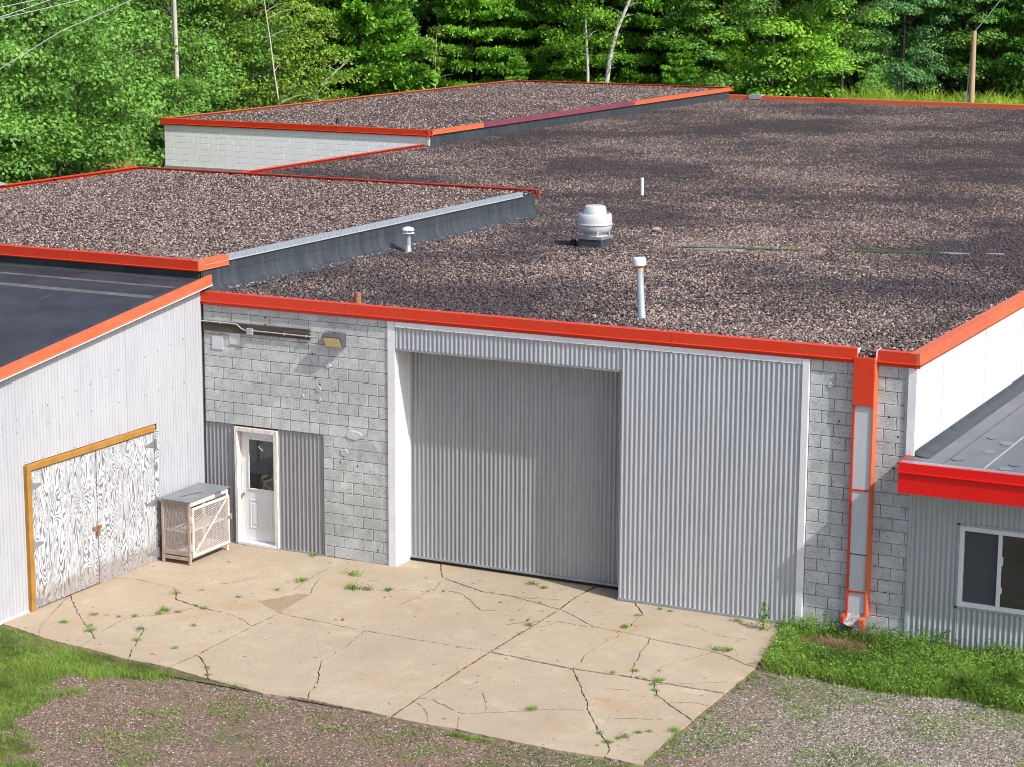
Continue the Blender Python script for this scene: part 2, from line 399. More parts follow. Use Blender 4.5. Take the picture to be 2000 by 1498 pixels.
# ------------------------------------------------------------------ terrain and yard
def sstep(a, b, x):
    t = np.clip((np.asarray(x, float)-a)/(b-a), 0, 1); return t*t*(3-2*t)
def terrain(x, y):
    x = np.asarray(x, float); y = np.asarray(y, float)
    h = 3.7*sstep(57.5, 65, y+0.0*x) + 5.0*sstep(66, 140, y)
    h2 = 2.6*sstep(26, 44, -x)*sstep(5, 18, y) + 5.0*sstep(50, 130, -x)*sstep(0, 30, y)
    return np.maximum(h, h2) - .035
def axis(dense, outer):
    return np.unique(np.concatenate([np.array(outer, float), np.arange(dense[0], dense[1]+.01, dense[2])]))
gx = axis((-60, 26, 1.6), [-900, -500, -300, -200, -150, -120, -100, -85, -72, 40, 60, 100, 200, 400, 900])
gy = axis((-20, 90, 1.6), [-900, -500, -250, -120, -60, -35, 100, 112, 125, 140, 160, 200, 300, 500, 900])
X_, Y_ = np.meshgrid(gx, gy); Z_ = terrain(X_, Y_)
mb = MB(); mb.v = list(zip(X_.ravel().tolist(), Y_.ravel().tolist(), Z_.ravel().tolist())); nx = len(gx)
mb.f = [(j*nx+i, j*nx+i+1, (j+1)*nx+i+1, (j+1)*nx+i) for j in range(len(gy)-1) for i in range(nx-1)]
tag(part('ground', mb, GROUND, fix=False, smooth=60), kind='structure')

PAD_N = {'f0': (0.969, -6.024), 'f1': (1.651, -6.132), 'f2': (1.854, -6.14), 'f3': (2.601, -6.257), 'f4': (2.869, -6.31), 'f5': (3.63, -6.322), 'f6': (4.467, -6.494), 'f7': (5.6, -6.669), 'f8': (6.241, -6.584), 'f9': (7.657, -6.666), 'f10': (8.242, -6.688), 'f11': (8.751, -6.676), 'f12': (9.609, -6.747), 'f13': (10.628, -6.761), 'f14': (10.967, -6.714), 'f15': (11.428, -6.748), 'f16': (11.531, -6.715), 'r0': (11.462, -6.136), 'r1': (11.437, -5.353), 'r2': (11.469, -4.831), 'r3': (11.459, -3.579), 'r4': (11.464, -2.278), 'r5': (11.26, -0.902), 'wr': (11.06, 0.06), 'wl': (-0.04, 0.06), 'l0': (-0.04, -5.75), 'dl0': (3.97, 0.06), 'dl1': (3.97, 0.52), 'dr1': (8.19, 0.52), 'dr0': (8.19, 0.06), 'A': (3.638, -3.268), 'B': (7.569, -3.451), 'D': (9.025, -3.599), 'E': (9.976, -3.555), 'c1': (7.616, -5.797), 'F': (7.57, -0.965), 'G': (7.516, -0.378), 'H': (6.017, -0.661), 'I': (8.988, -1.613), 'J': (9.485, -1.708), 'K': (10.612, -1.868), 'Lq': (5.335, -3.425), 'P': (5.518, -5.016), 'Q': (2.946, -2.827), 'R': (1.335, -2.868), 'S': (1.714, -3.404), 'T': (2.761, -3.631), 'U': (3.626, -4.045), 'V': (0.984, -4.963), 'W': (2.163, -4.927), 'X': (3.676, -5.643), 'Y': (10.644, -4.126), 'Z': (10.178, -5.383), 'k9': (10.812, -6.234), 'k10': (10.938, -6.515), 'm1': (10.345, -3.572), 'wJ1': (3.1, 0.06), 'wK1': (4.55, 0.52), 'wJ3': (7.55, 0.52), 'wK3': (8.42, 0.06), 'sL1': (-0.04, -3.9), 'sR': (-0.04, -2.9), 'K8': (10.004, -5.141), 'p_sp': (3.493, -2.079), 'p64': (3.54, -2.648), 'p65': (3.167, -1.291), 'p66': (3.158, -2.519), 'p67': (3.296, -2.182), 'p68': (2.41, -2.843), 'p69': (1.916, -2.869), 'p70': (0.361, -2.721), 'p71': (5.001, -0.227), 'p72': (5.537, -0.469), 'p73': (6.55, -0.65), 'p74': (7.021, -0.603), 'p75': (6.665, -0.69), 'p76': (7.193, -0.84), 'p77': (8.038, -1.257), 'p78': (8.464, -1.556), 'p79': (10.054, -1.789), 'p80': (10.993, -2.032), 'p81': (8.896, -0.622), 'p82': (8.946, -1.153), 'p83': (8.972, -2.092), 'p84': (8.921, -2.747), 'p85': (9.01, -3.201), 'p86': (9.62, -2.384), 'p87': (9.746, -2.873), 'p88': (9.367, -4.079), 'p89': (10.55, -5.925), 'p90': (8.663, -4.185), 'p91': (8.231, -5.128), 'p92': (7.898, -5.699), 'p93': (10.983, -4.441), 'p94': (10.33, -4.586), 'p95': (10.882, -5.843), 'p96': (11.084, -5.603), 'p97': (11.156, -6.295), 'p98': (5.431, -3.934), 'p99': (5.473, -4.54), 'p100': (5.851, -5.645), 'p101': (6.085, -6.166), 'p102': (4.078, -5.981), 'p103': (0.223, -4.248), 'p104': (1.422, -5.374), 'p105': (1.812, -5.702), 'p106': (0.813, -5.267), 'p107': (0.661, -5.589), 'p108': (1.191, -4.7), 'p109': (1.477, -4.237), 'p110': (2.429, -3.613), 'p111': (2.915, -3.296), 'p112': (2.45, -5.428), 'p113': (2.317, -4.453), 'p114': (2.522, -4.037), 'p115': (3.256, -3.81)}
PAD_E = [('l0', 'f0', 0), ('f0', 'f1', 0), ('f1', 'f2', 0), ('f2', 'f3', 0), ('f3', 'f4', 0), ('f4', 'f5', 0), ('f5', 'f6', 0), ('f6', 'f7', 0), ('f7', 'f8', 0), ('f8', 'f9', 0), ('f9', 'f10', 0), ('f10', 'f11', 0), ('f11', 'f12', 0), ('f12', 'f13', 0), ('f13', 'f14', 0), ('f14', 'f15', 0), ('f15', 'f16', 0), ('f16', 'r0', 0), ('r0', 'r1', 0), ('r1', 'r2', 0), ('r2', 'r3', 0), ('r3', 'r4', 0), ('r4', 'r5', 0), ('r5', 'wr', 0), ('wr', 'wK3', 0), ('wK3', 'dr0', 0), ('dr0', 'dr1', 0), ('dr1', 'wJ3', 0), ('wJ3', 'wK1', 0), ('wK1', 'dl1', 0), ('dl1', 'dl0', 0), ('dl0', 'wJ1', 0), ('wJ1', 'wl', 0), ('wl', 'sR', 0), ('sR', 'sL1', 0), ('sL1', 'l0', 0), ('f5', 'X', 1), ('X', 'U', 1), ('U', 'A', 1), ('A', 'p64', 2), ('p64', 'p_sp', 2), ('p_sp', 'p65', 2), ('p65', 'wJ1', 2), ('A', 'Lq', 1), ('Lq', 'B', 1), ('B', 'D', 1), ('D', 'E', 1), ('E', 'm1', 1), ('m1', 'r3', 1), ('Q', 'p66', 2), ('p66', 'p67', 2), ('p67', 'p_sp', 2), ('A', 'Q', 2), ('Q', 'p68', 2), ('p68', 'p69', 2), ('p69', 'R', 2), ('R', 'p70', 2), ('p70', 'sR', 2), ('f9', 'c1', 1), ('c1', 'B', 1), ('B', 'F', 1), ('F', 'G', 1), ('G', 'wJ3', 1), ('wK1', 'p71', 2), ('p71', 'p72', 2), ('p72', 'H', 2), ('H', 'p73', 2), ('p73', 'p74', 2), ('p74', 'G', 2), ('H', 'p75', 2), ('p75', 'p76', 2), ('p76', 'F', 2), ('F', 'p77', 2), ('p77', 'p78', 2), ('p78', 'I', 2), ('I', 'J', 2), ('J', 'p79', 2), ('p79', 'K', 2), ('K', 'p80', 2), ('p80', 'r4', 2), ('wK3', 'p81', 2), ('p81', 'p82', 2), ('p82', 'I', 2), ('I', 'p83', 2), ('p83', 'p84', 2), ('p84', 'p85', 2), ('p85', 'D', 2), ('J', 'p86', 2), ('p86', 'p87', 2), ('p87', 'E', 2), ('D', 'p88', 2), ('p88', 'K8', 2), ('K8', 'Z', 2), ('Z', 'p89', 2), ('p89', 'k9', 2), ('k9', 'k10', 2), ('k10', 'f14', 2), ('D', 'p90', 2), ('p90', 'p91', 2), ('p91', 'p92', 2), ('p92', 'c1', 2), ('m1', 'Y', 2), ('Y', 'p93', 2), ('p93', 'r2', 2), ('Y', 'p94', 3), ('p94', 'K8', 3), ('k9', 'p95', 2), ('p95', 'p96', 2), ('p96', 'r1', 2), ('k10', 'p97', 2), ('p97', 'r0', 2), ('Lq', 'p98', 2), ('p98', 'p99', 2), ('p99', 'P', 2), ('P', 'p100', 2), ('p100', 'p101', 2), ('p101', 'f8', 2), ('X', 'p102', 2), ('p102', 'f6', 2), ('sL1', 'p103', 2), ('p103', 'V', 2), ('V', 'p104', 2), ('p104', 'p105', 2), ('p105', 'f2', 2), ('V', 'p106', 3), ('p106', 'p107', 3), ('p107', 'f0', 3), ('V', 'p108', 2), ('p108', 'p109', 2), ('p109', 'S', 2), ('S', 'R', 2), ('S', 'p110', 2), ('p110', 'T', 2), ('T', 'p111', 3), ('p111', 'Q', 3), ('f4', 'p112', 2), ('p112', 'W', 2), ('W', 'p113', 2), ('p113', 'p114', 2), ('p114', 'T', 2), ('T', 'p115', 2), ('p115', 'U', 2)]

def build_pad():
    rng = random.Random(3)
    P = {k: Vector((a, b, 0)) for k, (a, b) in PAD_N.items()}
    chain = {}
    def subdiv(a, b, kind):
        key = (a, b) if a < b else (b, a)
        if key in chain: return chain[key] if key == (a, b) else chain[key][::-1]
        p, q = P[key[0]], P[key[1]]; L = (q-p).length
        amp = {0: .008, 1: .004, 2: .013, 3: .011}[kind]
        n = max(1, int(L/.06)); nrm = Vector((-(q-p).y, (q-p).x, 0)).normalized()
        pts = [p]
        off = 0
        for i in range(1, n):
            off = off*.86+rng.uniform(-1, 1)*amp
            pts.append(p.lerp(q, i/n)+nrm*off)
        pts.append(q); chain[key] = pts
        return pts if key == (a, b) else pts[::-1]
    kinds = {}
    nb = {}
    for a, b, k in PAD_E:
        if a == b or (a, b) in kinds: continue
        kinds[(a, b)] = kinds[(b, a)] = k
        nb.setdefault(a, set()).add(b); nb.setdefault(b, set()).add(a)
    ch = True
    while ch:                                     # drop dead ends
        ch = False
        for a in list(nb):
            if len(nb[a]) == 1:
                b = next(iter(nb[a])); nb[b].discard(a); del nb[a]; ch = True
    order = {a: sorted(nb[a], key=lambda b: math.atan2(P[b].y-P[a].y, P[b].x-P[a].x)) for a in nb}
    seen = set(); loops = []
    for a in nb:
        for b in nb[a]:
            if (a, b) in seen: continue
            loop = []; u, v = a, b
            while (u, v) not in seen:
                seen.add((u, v)); loop.append((u, v))
                o = order[v]; w = o[(o.index(u)-1) % len(o)]
                u, v = v, w
            ar = sum(P[p].x*P[q].y-P[q].x*P[p].y for p, q in loop)/2
            if ar > .01: loops.append(loop)
    pad = thing('concrete_pad', None, None, (5.7, -3.3, 0)); tag(pad, kind='structure')
    for loop in loops:
        names = {p for p, q in loop}
        if {'A', 'Q', 'p_sp'} <= names and len(names) < 9:                    # spalled spot: the top is gone
            ring = [p for u, v in loop for p in subdiv(u, v, kinds[(u, v)])[:-1]]
            part('spalled_spot', MB().add([(p.x, p.y, -.014) for p in ring], [tuple(range(len(ring)))]), SPALL, pad, fix=False); continue
        pts = []; gp = []
        for u, v in loop:
            e = subdiv(u, v, kinds[(u, v)])[:-1]; pts += e; gp += [kinds[(u, v)]]*len(e)
        n = len(pts); ins = []
        for i in range(n):
            d1 = (pts[i]-pts[i-1]); d2 = (pts[(i+1) % n]-pts[i])
            n1 = Vector((-d1.y, d1.x, 0)).normalized(); n2 = Vector((-d2.y, d2.x, 0)).normalized()
            m = (n1+n2); m = m.normalized() if m.length > .2 else n1
            ins.append(pts[i]+m*({0: .004, 1: .015, 2: .004, 3: .0025}[gp[i]]+rng.random()**2*{0: .02, 1: .022, 2: .017, 3: .008}[gp[i]]))
        c = sum(ins, Vector())/n
        dz = rng.uniform(-.004, .004); tx = rng.uniform(-.0012, .0012); ty = rng.uniform(-.0012, .0012)
        bm = bmesh.new()
        top = [bm.verts.new((p.x, p.y, dz+(p.x-c.x)*tx+(p.y-c.y)*ty)) for p in ins]
        bot = [bm.verts.new((p.x, p.y, -.12)) for p in ins]
        ft = bm.faces.new(top)
        for i in range(n): bm.faces.new((top[i], bot[i], bot[(i+1) % n], top[(i+1) % n]))
        bm.normal_update()
        if ft.normal.z < 0: ft.normal_flip()
        bmesh.ops.recalc_face_normals(bm, faces=bm.faces)
        bmesh.ops.triangulate(bm, faces=[f for f in bm.faces if len(f.verts) > 4], ngon_method='EAR_CLIP')
        me = bpy.data.meshes.new('concrete_slab'); off = Vector(pad.location)
        bmesh.ops.translate(bm, verts=bm.verts, vec=-off)
        bm.to_mesh(me); bm.free(); me.materials.append(CONCRETE)
        o = bpy.data.objects.new('concrete_slab', me); COL.objects.link(o); o.parent = pad
    tag(part('joint_soil', MB().add([(-.05, -6.62, -.0145), (11.42, -6.62, -.0145), (11.42, .5, -.0145), (-.05, .5, -.0145)], [(0, 1, 2, 3)]), JOINT_SOIL, pad, fix=False), kind='structure')
    return len(loops)
NSLAB = build_pad()
def hairlines():
    rng = random.Random(17); m = MB()
    for P_ in [[(4.58, -3.55), (4.91, -4.21), (5.49, -4.97)],
[(5.35, -3.45), (5.47, -4.15), (5.51, -4.41)],
[(5.49, -0.90), (5.79, -0.95), (6.43, -1.59), (6.73, -1.46)],
[(2.98, -0.68), (3.00, -1.38), (3.13, -2.00)],
[(8.49, -1.60), (7.86, -1.62), (7.47, -1.74), (7.17, -2.08)],
[(7.84, -5.76), (8.47, -6.08), (8.59, -6.07)],
[(7.65, -5.92), (8.04, -6.30), (8.21, -6.63)],
[(8.47, -6.12), (8.71, -6.60)],
[(8.33, -5.13), (8.57, -5.50), (8.75, -5.93)],
[(8.59, -6.07), (8.96, -5.78), (9.43, -5.42), (10.02, -5.13)],
[(10.63, -1.91), (10.35, -2.51), (10.20, -2.96), (10.25, -3.57)],
[(10.92, -4.28), (11.19, -4.19), (11.46, -4.19)],
[(10.87, -4.36), (11.24, -4.11)],
[(10.48, -5.28), (11.07, -5.02)],
[(10.98, -1.79), (11.08, -2.13)],
[(10.43, -3.68), (11.33, -3.11)],
[(3.87, -1.61), (3.97, -1.22), (4.08, -0.81)],
[(4.42, -1.39), (4.88, -1.15)],
[(5.07, -1.15), (5.23, -0.90), (5.10, -0.45)],
[(6.15, -0.62), (6.13, -0.09)],
[(7.18, -0.39), (7.13, -0.08), (7.19, 0.19)],
[(1.85, -2.32), (2.19, -1.73)],
[(1.69, -4.50), (2.03, -4.20), (2.25, -3.64)],
[(1.65, -5.31), (1.62, -4.73), (1.69, -4.53)],
[(2.91, -4.60), (3.35, -4.67)],
[(4.03, -5.23), (4.09, -4.34), (4.35, -3.55)],
[(5.13, -1.95), (5.23, -0.90)],
[(6.01, -4.76), (5.97, -4.00)],
[(7.52, -2.41), (7.90, -1.51)],
[(9.84, -4.22), (10.20, -4.11)],
[(5.56, -6.06), (5.61, -5.72)],
[(10.89, -1.09), (10.37, -1.07), (9.62, -0.74)]]:
        pts = []
        for (x0, y0), (x1, y1) in zip(P_, P_[1:]):
            n = max(2, int(math.hypot(x1-x0, y1-y0)/.05)); off = 0
            for i in range(n):
                off = off*.6+rng.uniform(-.018, .018); L = math.hypot(x1-x0, y1-y0); pts.append((x0+(x1-x0)*i/n-(y1-y0)/L*off, y0+(y1-y0)*i/n+(x1-x0)/L*off))
        pts.append(P_[-1])
        for (xa, ya), (xb, yb) in zip(pts, pts[1:]):
            if rng.random() < .12: continue
            L = math.hypot(xb-xa, yb-ya)+1e-6; nx_, ny_ = -(yb-ya)/L, (xb-xa)/L; w_ = rng.uniform(.0018, .0055)
            m.add([(xa-nx_*w_, ya-ny_*w_, -.004), (xb-nx_*w_, yb-ny_*w_, -.004), (xb+nx_*w_, yb+ny_*w_, -.004), (xa+nx_*w_, ya+ny_*w_, -.004), (xa, ya, .0065), (xb, yb, .0065)], [(0, 1, 5, 4), (2, 3, 4, 5)])
    part('hairline_crack', m, CRACK_DUST, bpy.data.objects['concrete_pad'], kind='stuff')
hairlines()

# ------------------------------------------------------------------ building helpers
def corr(mb, p0, u, w, z0, z1, n, pitch=.083, amp=.0125, res=10):
    """one corrugated sheet standing on p0, running along u, bulging along n"""
    p0 = Vector(p0); u = Vector(u); n = Vector(n); k = int(round(w/pitch*res)); b = len(mb.v)
    for i in range(k+1):
        s = w*i/k; t = (s/pitch) % 1
        o = amp*math.cos(2*math.pi*t)
        p = p0+u*s+n*o
        za = z0(s) if callable(z0) else z0; zb = z1(s) if callable(z1) else z1
        mb.v.append((p.x, p.y, za)); mb.v.append((p.x, p.y, zb))
    for i in range(k): mb.f.append((b+2*i, b+2*i+2, b+2*i+3, b+2*i+1))
    return mb
def sheet(name, mt, parent, p0, u, w, z0, z1, n, label=None, pitch=.083, ribs=11, **k):
    first = None; s = 0; i = 0; p0 = Vector(p0); u = Vector(u)
    while s < w-.001:
        ww = min(ribs*pitch, w-s)
        if w-s-ww < 2*pitch: ww = w-s
        f = (lambda q, s=s: z1(q+s)) if callable(z1) else z1
        mb = corr(MB(), p0+u*s+Vector(n)*(.0018*(i % 2)), u, ww, z0, f, n, pitch=pitch, **k)
        o = part(name if first is None or name == 'corrugated_sheet' else 'corrugated_sheet', mb, mt, parent if first is None or name in ('corrugated_sheet', 'infill_sheet') else first, smooth=80, fix=False, label=label if i == 0 else None)
        first = first or o; s += ww; i += 1
    return first

def fascia(mb, A, B, out, z0, za=None, zb=None, back=.10, drop=.235, proud=.06):
    """edge trim from A to B (xy), facing out; z0 top height, or za/zb at both ends"""
    za = z0 if za is None else za; zb = z0 if zb is None else zb
    prof = [(-back, 0), (proud, 0), (proud, -.16), (proud+.024, -.168), (proud+.024, -.176), (proud-.03, -.18), (proud-.03, -drop), (.004, -drop), (.004, -.02), (-back, -.02)]
    if drop < .18: prof = [(-back, 0), (proud, 0), (proud, -drop), (proud+.014, -drop-.008), (proud+.014, -drop-.014), (.004, -drop-.014), (.004, -.02), (-back, -.02)]
    o = Vector((out[0], out[1], 0)); vs_ = []
    for (x, y), z in ((A, za), (B, zb)):
        for d, h in prof: vs_.append(Vector((x, y, z+h))+o*d)
    n = len(prof)
    return mb.add(vs_, [tuple(range(n-1, -1, -1)), tuple(range(n, 2*n))]+[(i, (i+1) % n, (i+1) % n+n, i+n) for i in range(n)])
def fascia_run(parent, A, B, out, z0, mt, pieces=1, name='fascia', **k):
    A = Vector((*A, 0)); B = Vector((*B, 0)); d = (B-A).normalized()
    for i in range(pieces):
        a = A.lerp(B, i/pieces)+d*.0015; b = A.lerp(B, (i+1)/pieces)-d*.0015
        j = .0012*(i % 2)
        if i: part('joint_cover', fascia(MB(), (a-d*.035).xy, (a+d*.035).xy, out, z0+.0035, **{**k, 'proud': k.get('proud', .06)+.0035, 'back': k.get('back', .10)-.02}), mt, parent)
        part(name, fascia(MB(), a.xy, b.xy, out, z0+j, **k), mt, parent)

_blk = {}
def block_mesh(w, h, mt, d=.045, gap=.011, var=0):
    key = (round(w, 3), round(h, 3), mt.name, var)
    if key in _blk: return _blk[key]
    rg = random.Random(hash(key[:2])+var*77); g = gap/2; c = .004
    def j(): return rg.uniform(-.0022, .0022)
    x0, x1, z0, z1 = g+j(), w-g+j(), g+j(), h-g+j()
    pr = rg.uniform(-.0035, .002)*(.25 if mt is WBLOCK else 1)
    vs_ = [(x0, d, z0), (x1, d, z0), (x1, d, z1), (x0, d, z1), (x0, c+pr, z0), (x1, c+pr, z0), (x1, c+pr, z1), (x0, c+pr, z1),
           (x0+c, pr, z0+c), (x1-c, pr, z0+c), (x1-c, pr, z1-c), (x0+c, pr, z1-c)]
    fs = [(0, 1, 5, 4), (1, 2, 6, 5), (2, 3, 7, 6), (3, 0, 4, 7), (4, 5, 9, 8), (5, 6, 10, 9), (6, 7, 11, 10), (7, 4, 8, 11), (8, 9, 10, 11)]
    me = bpy.data.meshes.new('concrete_block'); me.from_pydata(vs_, [], fs); me.materials.append(mt); me.update()
    _blk[key] = me; return me
def lay_blocks(parent, x0, x1, z0, z1, y, mt, w=.4, h=.2, offset=0, hole=None, name='concrete_block', gap=.0095):
    rl = root_loc(parent); n = 0; k = 0; z = z0; rg = random.Random(int(x0*100)+5)
    while z < z1-.02:
        hh = min(h, z1-z); x = x0; first = True
        shift = ((k+offset) % 2)*w/2
        while x < x1-.005:
            ww = min((w-shift) if (first and shift) else w, x1-x); first = False
            if x1-(x+ww) < .05: ww = x1-x
            if hole and z+hh/2 < hole[1] and x+ww/2 < hole[0]:
                x = x+ww if x+ww < hole[0]+.01 else hole[0]; continue
            if hole and z+hh/2 < hole[1] and x < hole[0]-.001 < x+ww: ww = x+ww-hole[0]; x = hole[0]
            o = bpy.data.objects.new(name, block_mesh(ww, hh, mt, gap=gap, var=rg.randrange(3) if abs(ww-w) < .01 else 0)); COL.objects.link(o)
            o.location = Vector((x, y, z))-rl; o.parent = parent; n += 1
            x += ww
        z += hh; k += 1
    return n

def scatter(name, pts, rad, mt, parent=None, flat=.6, label=None, seed=1, sub=1):
    """loose stones that nobody could count: one object, one stone per point"""
    off = root_loc(parent); me = bpy.data.meshes.new(name); pts = np.asarray(pts, float)-np.array(off)
    me.vertices.add(len(pts)); me.vertices.foreach_set('co', pts.astype(np.float32).ravel()); me.update()
    o = bpy.data.objects.new(name, me); COL.objects.link(o)
    if parent is not None: o.parent = parent
    g = bpy.data.node_groups.new(name+'_scatter', 'GeometryNodeTree')
    g.interface.new_socket('Geometry', in_out='INPUT', socket_type='NodeSocketGeometry')
    g.interface.new_socket('Geometry', in_out='OUTPUT', socket_type='NodeSocketGeometry')
    N = g.nodes; L = g.links
    gi = N.new('NodeGroupInput'); go = N.new('NodeGroupOutput')
    ico = N.new('GeometryNodeMeshIcoSphere'); ico.inputs['Radius'].default_value = 1; ico.inputs['Subdivisions'].default_value = sub
    sm = N.new('GeometryNodeSetMaterial'); sm.inputs['Material'].default_value = mt
    rr = N.new('FunctionNodeRandomValue'); rr.data_type = 'FLOAT_VECTOR'; rr.inputs[0].default_value = (-.35, -.35, 0); rr.inputs[1].default_value = (.35, .35, 6.28); rr.inputs['Seed'].default_value = seed
    rs = N.new('FunctionNodeRandomValue'); rs.data_type = 'FLOAT_VECTOR'
    rs.inputs[0].default_value = (rad[0], rad[0], rad[0]*flat); rs.inputs[1].default_value = (rad[1], rad[1]*.9, rad[1]*flat); rs.inputs['Seed'].default_value = seed+1
    ip = N.new('GeometryNodeInstanceOnPoints')
    L.new(ico.outputs[0], sm.inputs[0]); L.new(gi.outputs[0], ip.inputs['Points']); L.new(sm.outputs[0], ip.inputs['Instance'])
    L.new(rr.outputs[0], ip.inputs['Rotation']); L.new(rs.outputs[0], ip.inputs['Scale']); L.new(ip.outputs[0], go.inputs[0])
    m = o.modifiers.new('scatter', 'NODES'); m.node_group = g
    return tag(o, label, None, None, 'stuff')
RNG = np.random.default_rng(11)
def rect_pts(x0, x1, y0, y1, z, density, zj=.012):
    n = int((x1-x0)*(y1-y0)*density)
    return np.column_stack([RNG.uniform(x0, x1, n), RNG.uniform(y0, y1, n), z+RNG.uniform(-zj, zj, n)])

# ------------------------------------------------------------------ main building
MAIN = thing('main_building', 'long workshop with broad dark gravel roof, red edge trim and big corrugated sliding door', 'building', (6.5, 0, 0))
HR = 4.56
wall = MB().box(0, 3.82, .014, .2, 2.2, 4.50).box(2.5, 3.82, .014, .2, -.1, 2.2)
BW = part('block_wall', wall, MORTAR, MAIN)
NB = lay_blocks(BW, 2.5, 3.82, 0, 2.2, 0, BLOCK, offset=1)
NB += lay_blocks(BW, .02, 2.6, 2.2, 2.4, 0, BLOCK, w=.2)
NB += lay_blocks(BW, 2.6, 3.82, 2.2, 2.4, 0, BLOCK, offset=0)
NB += lay_blocks(BW, .02, 3.82, 2.4, 4.36, 0, BLOCK, offset=1)
BW2 = part('block_wall', MB().box(11.40, 13.08, .014, .2, -.1, 4.50), MORTAR, MAIN)
NB += lay_blocks(BW2, 11.41, 13.075, -.06, 4.36, 0, BLOCK, offset=0)
# rendered repair patches on the blocks
def blob(mb, x, z, rx, rz, y=-.004, n=14, seed=0, th=.012):
    rg = random.Random(seed); ring = [(x+rx*math.cos(a)*rg.uniform(.8, 1.1), z+rz*math.sin(a)*rg.uniform(.8, 1.1)) for a in [2*math.pi*i/n for i in range(n)]]
    vs_ = [(a, y-th*.4, b) for a, b in ring]+[(x+(a-x)*.8, y-th, z+(b-z)*.8) for a, b in ring]+[(a, .02, b) for a, b in ring]
    fs = [(i, (i+1) % n, n+(i+1) % n, n+i) for i in range(n)]+[tuple(range(n, 2*n))]+[(2*n+i, 2*n+(i+1) % n, (i+1) % n, i) for i in range(n)]
    mb.add(vs_, fs)
for sd, (x, z, rx, rz) in enumerate([(3.14, 2.26, .18, .09), (2.93, 1.93, .085, .075), (2.42, 3.02, .05, .07), (2.44, 2.82, .04, .045), (2.10, 2.87, .025, .03), (11.74, 3.95, .045, .05), (2.62, 3.44, .05, .06)]):
    m = MB(); blob(m, x, z, rx, rz, seed=sd); part('mortar_patch', m, BLOCK, BW if x < 5 else BW2)
holes = MB()
for x, z in [(1.33, 4.18), (1.33, 4.06), (2.3, 3.62), (2.45, 3.1), (2.36, 3.20), (3.2, 1.72), (2.85, 1.75), (12.7, 3.55), (12.85, 3.25), (11.9, 3.4), (12.75, .75), (3.6, .25), (12.8, 2.75)]:
    holes.box(x-.011, x+.011, -.0055, .03, z-.017, z+.012)
part('anchor_hole', holes, DARK, BW, kind='stuff')

part('roof_deck', MB().box(.02, 13.06, .06, 55.4, 4.28, 4.47).box(-11.28, .0, 13.75, 55.4, 4.28, 4.47), MEMBRANE, MAIN)
part('rear_wall', MB().box(.02, 13.0, 54.9, 55.3, -.3, 4.28).box(-11.2, .02, 54.9, 55.3, -.3, 4.28).box(-11.25, -11.0, 13.8, 54.9, -.3, 4.28), TRIM_WHITE, MAIN)
part('gravel_bed', MB().add([(.03, .05, 4.49), (13.08, .05, 4.49), (13.08, 55.45, 4.49), (.03, 55.45, 4.49)], [(0, 1, 2, 3)])
     .add([(-11.25, 13.8, 4.49), (.03, 13.8, 4.49), (.03, 55.45, 4.49), (-11.25, 55.45, 4.49)], [(0, 1, 2, 3)]), ROOFBASE, MAIN, fix=False)
pts = [rect_pts(.06, 13.04, .04, 16, 4.505, 420), rect_pts(-11.2, 13.04, 16, 30, 4.505, 190), rect_pts(-11.2, 13.04, 30, 55.3, 4.505, 75), rect_pts(-11.2, .06, 13.85, 16, 4.505, 300)]
scatter('roof_gravel', np.concatenate(pts), (.012, .032), STONE, MAIN, .75)
# a thicker row of stones banked against the edges
pe = [np.column_stack([RNG.uniform(.1, 13.0, 700), RNG.uniform(.0, .16, 700), 4.53+RNG.uniform(0, .018, 700)]), np.column_stack([13.03-RNG.uniform(.0, .14, 1500), RNG.uniform(.1, 30, 1500), 4.53+RNG.uniform(0, .02, 1500)]), np.column_stack([RNG.uniform(.05, .25, 700), RNG.uniform(.5, 13.6, 700), 4.52+RNG.uniform(0, .03, 700)])]
scatter('roof_gravel', np.concatenate(pe), (.014, .034), STONE_DRY, MAIN, .75, seed=5)

part('gravel_bed', MB().box(12.187, 12.477, -.055, .06, 4.40, 4.475), ROOFBASE, MAIN)
scatter('roof_gravel', rect_pts(12.2, 12.47, -.05, .1, 4.485, 900), (.014, .030), STONE, MAIN, .75, seed=77)
fascia_run(MAIN, (-.0, 0), (12.17, 0), (0, -1), HR, RED, 4)
fascia_run(MAIN, (12.49, 0), (13.16, 0), (0, -1), HR, RED, 1)
fascia_run(MAIN, (13.10, -.064), (13.10, 55.5), (1, 0), HR+.004, RED_SUNLIT, 14)
for i in range(6): part('fascia', MB().box(-11.3+i*4.07+.002, -11.3+(i+1)*4.07-.002, 55.25, 55.58, 4.40, 4.685), RED_SUNLIT, MAIN, bevel=.01)
fascia_run(MAIN, (-11.3, 28.7), (-11.3, 13.82), (-1, 0), HR+.01, RED, 3, back=.05)
part('scupper_liner', MB().box(12.172, 12.186, -.055, .06, 4.42, 4.562).box(12.478, 12.49, -.08, .12, 4.42, 4.565), TRIM_WHITE, MAIN)
part('vent_flashing', MB().box(-10.3, -9.75, 55.20, 55.60, 4.55, 4.72), GALV, MAIN)

# white corrugated east wall and its corner post
sheet('corrugated_sheet', WALL_WHITE, MAIN, (13.10, .15, 0), (0, 1, 0), 55.1, 2.965, 4.34, (1, 0, 0), pitch=.12, amp=.013, label='white corrugated sheet of the east wall above the annex roof')
part('side_wall', MB().box(12.9, 13.08, .2, 54.9, -.2, 4.3), TRIM_WHITE, MAIN)
part('corner_post', MB().box(12.985, 13.118, -.035, .15, 2.975, 4.325), TRIM_WHITE, MAIN, bevel=.004)
part('corner_post', MB().box(12.945, 12.985, -.018, .012, 2.98, 4.325), GALV_ANNEX, MAIN)

